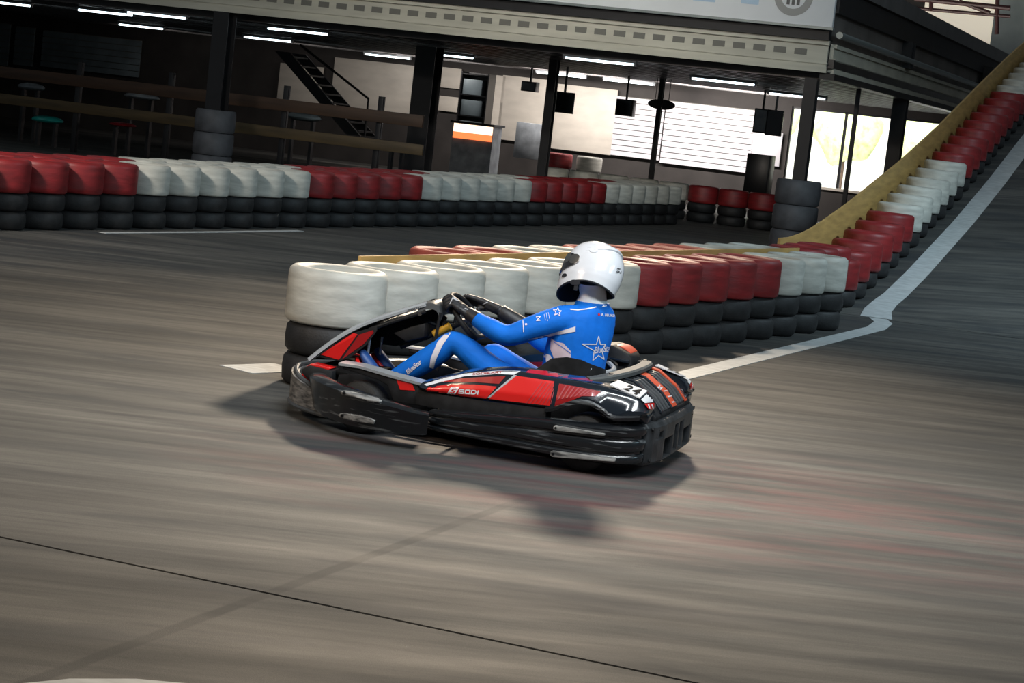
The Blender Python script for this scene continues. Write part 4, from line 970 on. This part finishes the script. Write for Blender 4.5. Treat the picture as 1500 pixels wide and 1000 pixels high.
# number plates and tail stickers
tl = [c for c in rdk.children if c.name.startswith('tail_block')]
deck_b = bvh_of([podl]+tl)
NPc = [Vector((kxz(px, py, y)[0], y, kxz(px, py, y)[1]+.004)) for px, py, y in ((893, 563.5, .585), (906, 557.5, .44), (948, 573, .43), (937, 583, .585))]
def npt(a, b, lift=0): # a along the plate, b from its inner edge outwards
    p = (NPc[1]*(1-a)+NPc[2]*a)*(1-b)+(NPc[0]*(1-a)+NPc[3]*a)*b; return p+Vector((0, 0, lift))
for s in (1, -1):
    v = [npt(a, b, l) for l in (-.006, 0) for a, b in ((0, 0), (1, 0), (1, 1), (0, 1))]; v = [Vector((p.x, p.y*s, p.z)) for p in v]
    npl = MB().add(v, [(0, 1, 2, 3), (4, 5, 6, 7), (0, 1, 5, 4), (1, 2, 6, 5), (2, 3, 7, 6), (3, 0, 4, 7)]).build('number_plate', M_kwhite, kart, smooth=0)
    for ch, a0, a1 in (('2', .40, .62), ('4', .66, .90)):
        bm = text_bm(ch, 0, 0, 1, 0, 1, 0, .03)
        for vt in bm.verts:
            u_, w_ = vt.co.x, -vt.co.y
            vt.co = npt(a0+(a1-a0)*u_, .88-.72*w_, .0015) if s > 0 else npt(a1-(a1-a0)*u_, .88-.72*w_, .0015)
            vt.co.y *= s
        me = bpy.data.meshes.new('digit'); bm.to_mesh(me); bm.free(); link('digit', me, M_blackprint, npl)
panel_px('tail_sticker', M_kwhite, [(939, 585), (949, 575.5), (962, 588), (945, 590)], bvh=deck_b, off=.014)
panel_px('tail_sticker', M_kred, [(944, 591), (962, 589.5), (967, 600), (950, 599)], bvh=deck_b, off=.014)
for k in range(3): panel_px('tail_bar', M_kwhite, [(949+5*k, 592), (951+5*k, 592), (953+5*k, 598.5), (951+5*k, 598.5)], bvh=deck_b, off=.022)
spine = [c for c in rdk.children if c.name.startswith('centre')]
sp_b = bvh_of(spine)
lay(text_bm('24', 962, 566, 5, 42, 8, 0, .02), sp_b, 'lettering', M_kwhite, kart, .004, 3)
for y in (572, 580, 588): lay(bm_poly([[(967+(y-566)*.75, y), (975+(y-566)*.75, y-1.5), (976+(y-566)*.75, y), (968+(y-566)*.75, y+1.5)]]), sp_b, 'print_bar', M_kwhite, kart, .004, 3)
# red quad on the front side panel
fpb = bvh_of([fpl]); panel_px('red_panel', M_kred, [(579, 551.5), (602, 557.5), (608, 572), (586, 570.5)], bvh=fpb)
fsb = bvh_of([c for c in fair.children if c.name.startswith('edge_strip')])
lay(text_bm('SODIKART', 597, 455.5, 2.6, -12, 20, .2, .02), fsb, 'lettering', M_blackprint, fair, .003, 3)
# ------------------------------------------------------------------ driver (same local frame as the kart)
M_suit = mat('suit_blue', (0.002, 0.14, 0.60), 0.72, spec=0.25, noise_s=9, noise_amt=0.12, bump=0.25, bump_s=22, stretch=(1, 1, 1))
M_suitw = mat('suit_white', (0.70, 0.66, 0.70), 0.6, noise_s=20, noise_amt=0.08)
M_suitp = mat('suit_pink_mesh', (0.62, 0.50, 0.56), 0.65, noise_s=20, noise_amt=0.08)
M_glove = mat('glove_black', (0.012, 0.012, 0.014), 0.5, noise_s=30, noise_amt=0.4, bump=0.15, bump_s=60)
M_glovep = mat('glove_silver', (0.42, 0.42, 0.44), 0.4)
M_helm = mat('helmet_white', (0.66, 0.67, 0.70), 0.16, coat=0.6)
M_visor = mat('visor_dark', (0.012, 0.010, 0.010), 0.06, 0.0, 0.8, coat=1.0)
M_chromev = mat('visor_mirror', (0.62, 0.56, 0.50), 0.2, 1.0)
M_liner = mat('helmet_liner', (0.010, 0.011, 0.016), 0.8)
M_skin = mat('skin', (0.42, 0.21, 0.14), 0.5)
M_shoe = mat('shoe_blue', (0.012, 0.06, 0.22), 0.5)
M_hair = mat('hair_brown', (0.05, 0.025, 0.015), 0.6)
driver = thing('person', 'driver in blue and white race suit and white helmet steering the kart', 'person', KO, KROT)
bpy.context.view_layer.update()
def ell(c, a, b, yaw, tilt, k=20, p=2.3):
    """horizontal superellipse ring: a half-width across, b half-depth, yaw clockwise, tilt = lean forward"""
    cy, sy = math.cos(yaw), math.sin(yaw); f = Vector((cy, -sy, 0)); l = Vector((sy, cy, 0)); upv = Vector((0, 0, 1)); out = []
    for j in range(k):
        t = 2*PI*j/k; ca, sa = math.cos(t), math.sin(t)
        ca = math.copysign(abs(ca)**(2/p), ca); sa = math.copysign(abs(sa)**(2/p), sa)
        out.append(Vector(c)+f*(b*ca)+l*(a*sa)+upv*(-tilt*b*ca))
    return out
def remeshed(mb, name, voxel, smooth_it, m_, parent):
    me = mesh(mb.v, mb.f); o = bpy.data.objects.new(name, me); C.objects.link(o)
    r = o.modifiers.new('r', 'REMESH'); r.mode = 'VOXEL'; r.voxel_size = voxel; r.use_smooth_shade = True
    if smooth_it: s = o.modifiers.new('s', 'SMOOTH'); s.iterations = smooth_it; s.factor = 0.5
    dg = bpy.context.evaluated_depsgraph_get(); me2 = bpy.data.meshes.new_from_object(o.evaluated_get(dg)); bpy.data.objects.remove(o, do_unlink=True)
    me2.materials.clear(); return link(name, me2, m_, parent, True)
B = MB()
y1 = rad(14); y2 = rad(26); y3 = rad(27)
B.loft([ell((.63, 0, .15), .15, .12, y1, 0), ell((.62, 0, .22), .180, .150, y1, 0), ell((.610, 0, .30), .182, .160, y1, 0), ell((.608, 0, .38), .176, .158, y2, .05),
        ell((.604, 0, .46), .176, .152, y2, .08), ell((.596, 0, .54), .184, .150, y3, .10), ell((.585, 0, .61), .190, .146, y3, .12), ell((.575, 0, .67), .190, .134, y3, .14),
        ell((.562, 0, .722), .182, .116, y3, .14), ell((.548, -.004, .765), .140, .095, y3, .1), ell((.542, -.006, .795), .095, .078, y3, .05), ell((.540, -.01, .815), .066, .064, y3, 0), ell((.545, -.012, .87), .056, .058, y3, 0)])
def limb(pts, rs, k=14, n=4):
    P = smoothcurve(pts, n); Rr = smoothcurve([(r, 0, 0) for r in rs], n); B.tube(P, [q.x for q in Rr], k)
# arms
L_SH = (.655, .125, .705); L_EL = (.925, .205, .588); L_WR = (1.165, .150, .660)
limb([(.57, .06, .71), L_SH, (.79, .172, .650), L_EL, (1.03, .195, .612), L_WR], [.068, .078, .068, .058, .053, .034])
R_SH = (.50, -.130, .695); R_EL = (.80, -.215, .520); R_WR = (1.06, -.165, .655)
limb([(.54, -.06, .69), R_SH, (.65, -.185, .60), R_EL, (.92, -.20, .575), R_WR], [.066, .072, .062, .055, .050, .035])
# legs
limb([(.62, .08, .22), (.74, .105, .265), (.87, .118, .305), (1.00, .125, .365), (1.12, .130, .440), (1.215, .130, .495), (1.262, .130, .492), (1.33, .130, .430), (1.45, .130, .335), (1.575, .130, .250)], [.10, .098, .092, .082, .072, .063, .062, .066, .062, .042])
limb([(.62, -.08, .22), (.74, -.105, .265), (.88, -.125, .325), (1.02, -.135, .395), (1.095, -.140, .430), (1.125, -.140, .395), (1.18, -.138, .290), (1.36, -.130, .185), (1.58, -.130, .195)], [.10, .096, .088, .074, .066, .062, .060, .054, .042])
body = remeshed(B, 'body', .009, 5, M_suit, driver)
# shoes
for y, ax, hz in ((.130, 1.60, .235), (-.130, 1.61, .225)):
    s = MB(); d = Vector((.50, 0, .62)).normalized(); p = Vector((ax, y, hz)); e = Vector((d.z, 0, -d.x))
    rg = []
    for t, a, b in ((-.05, .026, .028), (-.03, .036, .040), (.03, .036, .042), (.09, .040, .036), (.15, .044, .028), (.19, .040, .022), (.215, .028, .014)):
        c_ = p+d*t+e*.035; rg.append([c_+Vector((0, math.cos(q)*a, 0))-e*(math.sin(q)*b) for q in [2*PI*j/14 for j in range(14)]])
    s.loft(rg); s.build('shoe', M_shoe, driver, smooth=60)
# gloved hands closed on the wheel
def hand(a, wrist, s):
    rim = swp(a); Rr = (rim-SC).normalized(); T = SN.cross(Rr).normalized()*s   # T runs along the rim
    wrist = Vector(wrist); h = MB()
    def tube(pts, rs, k=10): h.tube(smoothcurve(pts, 3), [q.x for q in smoothcurve([(r, 0, 0) for r in rs], 3)], k)
    kn = rim+Rr*.034+SN*.024
    # palm: four side-by-side rays from the wrist to the knuckles
    for i, o in enumerate((-.033, -.011, .011, .033)):
        base = wrist+(T*o*.55); k0 = kn+T*o-SN*(.004*abs(i-1.5))
        tube([base, (base+k0)/2+Rr*.010, k0], [.023, .019, .0135])
        L = (.92, 1.0, .96, .82)[i]
        tube([k0, rim+Rr*.037-SN*.016*L+T*o, rim+Rr*.010-SN*.036*L+T*o, rim-Rr*.022*L-SN*.026*L+T*o*.96, rim-Rr*.031*L-SN*.002+T*o*.93], [.0130, .0122, .0115, .0105, .0088])
    # thumb leaves the side of the palm and closes over the rim on the driver's side
    tb = wrist*.45+kn*.55+T*.030-Rr*.006
    tube([tb, rim+SN*.032+T*.050-Rr*.004, rim+SN*.024+T*.062-Rr*.018, rim+SN*.008+T*.070-Rr*.024], [.018, .0135, .0115, .0088])
    tube([wrist-(kn-wrist).normalized()*.03, wrist, (wrist+kn)/2], [.030, .030, .026])
    return remeshed(h, 'glove', .0042, 3, M_glove, driver)
gl = hand(rad(50), (1.172, .150, .664), 1); gr = hand(rad(-58), (1.085, -.160, .672), -1)
def cuff(p0, p1, r0, r1, name='cuff', m_=M_glove, parent=None):
    p0, p1 = Vector(p0), Vector(p1); t = p1-p0
    return MB().tube([p0, p0+t*.04, p0+t*.5, p0+t*.96, p1], [r0*.9, r0, (r0+r1)/2, r1, r1*.9], 16).build(name, m_, parent or driver)
cuff((1.118, .166, .644), (1.178, .149, .668), .041, .036, parent=gl)
cuff((.965, -.186, .607), (1.09, -.158, .674), .049, .038, parent=gr)
# helmet
HC = Vector((.566, -.012, .966))
HR = Matrix.Rotation(rad(-16), 3, 'Z') @ Matrix.Rotation(rad(3), 3, 'Y') @ Matrix.Rotation(rad(25), 3, 'X')
def HP_(p): return HC + HR @ Vector(p)
def interp(tab, h):
    for (a, va), (b, vb) in zip(tab, tab[1:]):
        if a >= h >= b:
            t = (a-h)/(a-b) if a != b else 0; t = t*t*(3-2*t) if False else t; return [va[i]+(vb[i]-va[i])*t for i in range(len(va))]
    return tab[-1][1] if h < tab[-1][0] else tab[0][1]
TOP = .164
def hsec(h):
    if h >= 0:
        s = max(0, 1-(h/TOP)**2.2)**(1/2.2); return .158*s, .172*s, .134*s
    return interp([(0, (.158, .172, .134)), (-.03, (.162, .172, .134)), (-.06, (.164, .168, .132)), (-.09, (.166, .160, .127)), (-.12, (.166, .152, .122)), (-.15, (.160, .142, .114)), (-.18, (.148, .130, .104))], h)
def hrim(az): return -.143-.030*math.cos(az)+.034*math.sin(az)**2
def hpt(az, h, sc=1.0):
    xf, xb, wd = hsec(h); c_, s_ = math.cos(az), math.sin(az); x = (xf if c_ > 0 else xb)*math.copysign(abs(c_)**.92, c_); y = wd*math.copysign(abs(s_)**.92, s_)
    return Vector((x*sc, y*sc, h*(sc if h > 0 else 1)))
NA_, NH = 56, 30
rings = []
for i in range(NH+1):
    t = i/NH; ring = []
    for j in range(NA_):
        az = 2*PI*j/NA_; hb = hrim(az); ang = t*PI*.5
        h = TOP*.9985*math.cos(t*PI/1.15) if False else None
        # spacing: dense over the crown
        h = TOP*math.cos(min(1, t*1.9)*PI/2) if t < 1/1.9 else hb*((t-1/1.9)/(1-1/1.9))
        if i == 0: h = TOP*.9998
        ring.append(hpt(az, h))
    rings.append(ring)
inner = []
for i in range(7):
    t = i/6; inner.append([hpt(2*PI*j/NA_, hrim(2*PI*j/NA_)*(1-t)+.0*t, .965-.09*min(1, t*3)) for j in range(NA_)])
hm = MB(); hm.loft([[HP_(p) for p in r] for r in rings], cap=False)
hm.f.append(tuple(range(NA_)))
helmet = hm.build('helmet', M_helm, driver, smooth=70)
lm = MB(); lm.loft([[HP_(p) for p in r] for r in [rings[-1]]+inner], cap=False); lm.f.append(tuple(len(lm.v)-NA_+j for j in range(NA_)))
lm.build('liner', M_liner, helmet, smooth=70)
MB().tube([HP_(hpt(2*PI*j/NA_, hrim(2*PI*j/NA_), .992)) for j in range(NA_)], .0055, 8, closed=True).build('rim_seal', M_liner, helmet)
# visor: a dark shell standing proud of the eye port
def patch(az0, az1, h0, h1, sc0, sc1, n=20, k=8, edge=None):
    o_, i_ = [], []
    for i in range(n+1):
        az = az0+(az1-az0)*i/n; q = abs((i/n)-.5)*2
        hh0, hh1 = (h0+(h1-h0)*.28*q**3, h1-(h1-h0)*.28*q**3) if edge else (h0, h1)
        o_.append([hpt(az, hh0+(hh1-hh0)*j/k, sc1) for j in range(k+1)]); i_.append([hpt(az, hh0+(hh1-hh0)*j/k, sc0) for j in range(k+1)])
    return [[HP_(p) for p in a+b[::-1]] for a, b in zip(o_, i_)]
MB().loft(patch(rad(-78), rad(78), -.058, .062, 1.0, 1.045, edge=True)).build('visor', M_visor, helmet, smooth=40)
for s in (-1, 1):
    MB().loft(patch(rad(s*66), rad(s*86), -.020, .034, 1.03, 1.075, 8, 4, edge=True)).build('visor_pivot', M_chromev, helmet, smooth=40)
    MB().loft(patch(rad(s*38), rad(s*64), -.010, .046, 1.04, 1.056, 10, 4, edge=True)).build('visor_mirror_strip', M_chromev, helmet, smooth=40)
    MB().loft(patch(rad(s*52), rad(s*66), -.092, -.072, 1.0, 1.03, 6, 3, edge=True)).build('chin_vent', M_visor, helmet, smooth=40)
    MB().loft(patch(rad(s*80), rad(s*97), -.135, -.108, 1.0, 1.06, 6, 4, edge=True)).build('strap_mount', M_liner, helmet, smooth=40)
    MB().loft(patch(rad(s*88), rad(s*94), -.16, -.13, .97, 1.03, 4, 4)).build('strap', M_liner, helmet, smooth=40)
# crown spoiler at the back of the helmet
sp_ = []
for i in range(13):
    t = i/12; az = rad(90+180*t); w_ = math.sin(PI*t)
    h0 = .072+.050*w_
    b_ = hpt(az, h0, 1.0); lift = 1.0+.055*w_**.6
    sp_.append([HP_(hpt(az, h0+.016, .995)), HP_(hpt(az, h0+.014, 1.004+.03*w_)), HP_(hpt(az, h0, lift+.010)), HP_(hpt(az, h0-.010, lift)), HP_(hpt(az, h0-.012, .995))])
MB().loft(sp_).build('spoiler', M_helm, helmet, smooth=60)
for s in (-1, 1):
    MB().loft(patch(rad(s*96), rad(s*112), .058, .094, .99, 1.022, 6, 4, edge=True)).build('spoiler_foot', M_helm, helmet, smooth=50)
# neck gaiter and the glimpse of neck
g_ = []
for t, r in ((0, .086), (.14, .082), (.3, .074), (.5, .071), (.75, .072), (1, .076)):
    c_ = Vector((.545, -.008, .795))*(1-t)+Vector((.555, -.012, .905))*t; g_.append([c_+Vector((math.cos(q)*r*(1+.05*math.sin(3*q+9*t)), math.sin(q)*r*(1+.05*math.sin(3*q+9*t)), .010*math.cos(q+2))) for q in [2*PI*j/24 for j in range(24)]])
gait = MB().loft(g_).build('neck_gaiter', mat('gaiter_white', (0.86, 0.88, 0.90), 0.8, noise_s=14, noise_amt=.1, bump=.4, bump_s=22), driver, smooth=70)
# collar
MB().loft([ell((.544, -.006, .760), .115, .095, y3, .05), ell((.544, -.006, .785), .094, .088, y3, .02), ell((.543, -.008, .806), .086, .084, y3, 0)]).build('collar', M_suit, driver, smooth=60)
# ---- suit graphics
bb = bvh_of([body]); bbc = bvh_of([body]+[c for c in driver.children if c.name.startswith('collar')])
def suit(bm, m_=M_suitw, name='suit_print', off=.0035, grid=3, bvh=None): return lay(bm, bvh or bb, name, m_, driver, off, grid, .06, one=name.endswith(('stripe', 'panel')))
suit(bm_poly([[(656, 484), (661, 486.5), (648, 506), (638, 528), (635, 540), (629, 538), (631, 524), (641, 500)]]), name='knee_stripe')
suit(text_bm('BlueStar', 597, 548.5, 6.5, -39, 27, .25, .03), name='lettering')
suit(bm_poly([[(773, 497.5), (800, 491), (843, 478), (843, 485.5), (815, 490.5), (790, 496.5)]]), name='arm_stripe')
suit(bm_poly([[(807, 495.5), (814, 500), (825, 502.5), (836, 514), (836.5, 528), (812, 526.5), (806, 511)]]), M_suitp, 'side_panel')
suit(line_bm([(812, 501), (822, 507), (836, 517.5)], 1.0), M_suit, 'side_seam', .006)
suit(bm_poly([[(782, 514.5), (793, 516), (806, 520), (810.5, 527.5), (800, 533), (799.5, 523.5), (780, 521)]]), name='side_panel')
suit(line_bm([(836, 452.8), (846, 453.8), (858, 452.5), (873, 449.5)], 1.6), name='shoulder_piping', bvh=bbc)
# star and script on the back
import_star = [(877, 492.5), (879.5, 504.3), (887, 504.3), (881.5, 512.5), (885, 526), (876.8, 520.5), (868.5, 527.5), (870.5, 513.5), (853, 503.8), (873.5, 504.3)]
suit(line_bm(import_star, 1.3, True), name='star_outline')
suit(text_bm('BlueStar', 870.5, 517.5, 9, -8, 26, .25, .02), name='lettering')
suit(text_bm('R. BEUKEN', 881, 462.5, 3.4, 4, 22, 0, .02), name='lettering')
suit(bm_poly([[(876, 459), (879, 459.2), (879, 461.8), (876, 461.6)]]), M_kred, 'flag_patch')
# sleeve prints
suit(line_bm([(817.5, 450.2), (818.6, 454.3), (822.3, 455.2), (819.3, 457.6), (820.5, 462.5), (816.8, 459.6), (812.6, 461), (814.2, 456.8), (810.5, 453.6), (815.4, 453.8)], .9, True), name='star_outline')
for x, y, h in ((800, 458, 12), (803, 457, 10), (797, 460, 9)): suit(line_bm([(x, y), (x+2.2, y+h)], .5), name='sleeve_print')
suit(line_bm([(785.5, 464), (791.5, 463), (788.5, 467), (791, 469), (786, 469.5), (788.5, 466)], 1.1), name='sleeve_print')
suit(line_bm([(765.8, 466), (766.3, 475), (767, 486)], 1.1), name='sleeve_print')
suit(bm_poly([[(769, 473.5), (772, 473.3), (772.2, 476), (769.2, 476.2)]]), name='sleeve_print')
# glove prints
gb = bvh_of([gl]); gb2 = bvh_of([gr])
lay(line_bm([(659, 444.5), (664, 434), (668, 433), (672, 434), (676, 440.5), (682, 444.5)], 1.3), gb, 'glove_print', M_glovep, gl, .002, 2, one=True)
lay(line_bm([(664, 434.5), (667, 438.5), (676, 441)], 1.2), gb, 'glove_print', M_glovep, gl, .002, 2, one=True)
lay(line_bm([(680, 450), (685, 449), (688, 452), (692, 450.5), (696, 452.5), (690, 454), (681, 452)], 1.3), gb, 'glove_print', M_glovep, gl, .002, 2, one=True)
lay(line_bm([(699, 445), (704, 441.8), (708, 443), (714, 442), (707, 446), (703, 446)], 1.3), gb2, 'glove_print', M_glovep, gr, .002, 2, one=True)
lay(bm_poly([[(663, 437), (666, 434.5), (671, 436), (675, 441), (669, 440)]]), gb, 'glove_panel', M_glovep, gl, .003, 2, one=True)
lay(bm_poly([[(683, 447), (690, 446.5), (693, 449), (687, 450)]]), gb, 'glove_panel', M_glovep, gl, .003, 2, one=True)
lay(bm_poly([[(713, 436.5), (719, 437.5), (727, 443.5), (723, 444)]]), gb2, 'glove_panel', M_glovep, gr, .003, 2, one=True)
# helmet prints
hb_ = bvh_of([helmet])
lay(text_bm('ABD', 903.5, 394.5, 2.4, 8, 6, 0, .02), hb_, 'helmet_print', M_blackprint, helmet, .002, 2)
lay(text_bm('GP-6', 902, 399.5, 3.2, 8, 8, .2, .04), hb_, 'helmet_print', M_blackprint, helmet, .002, 2)
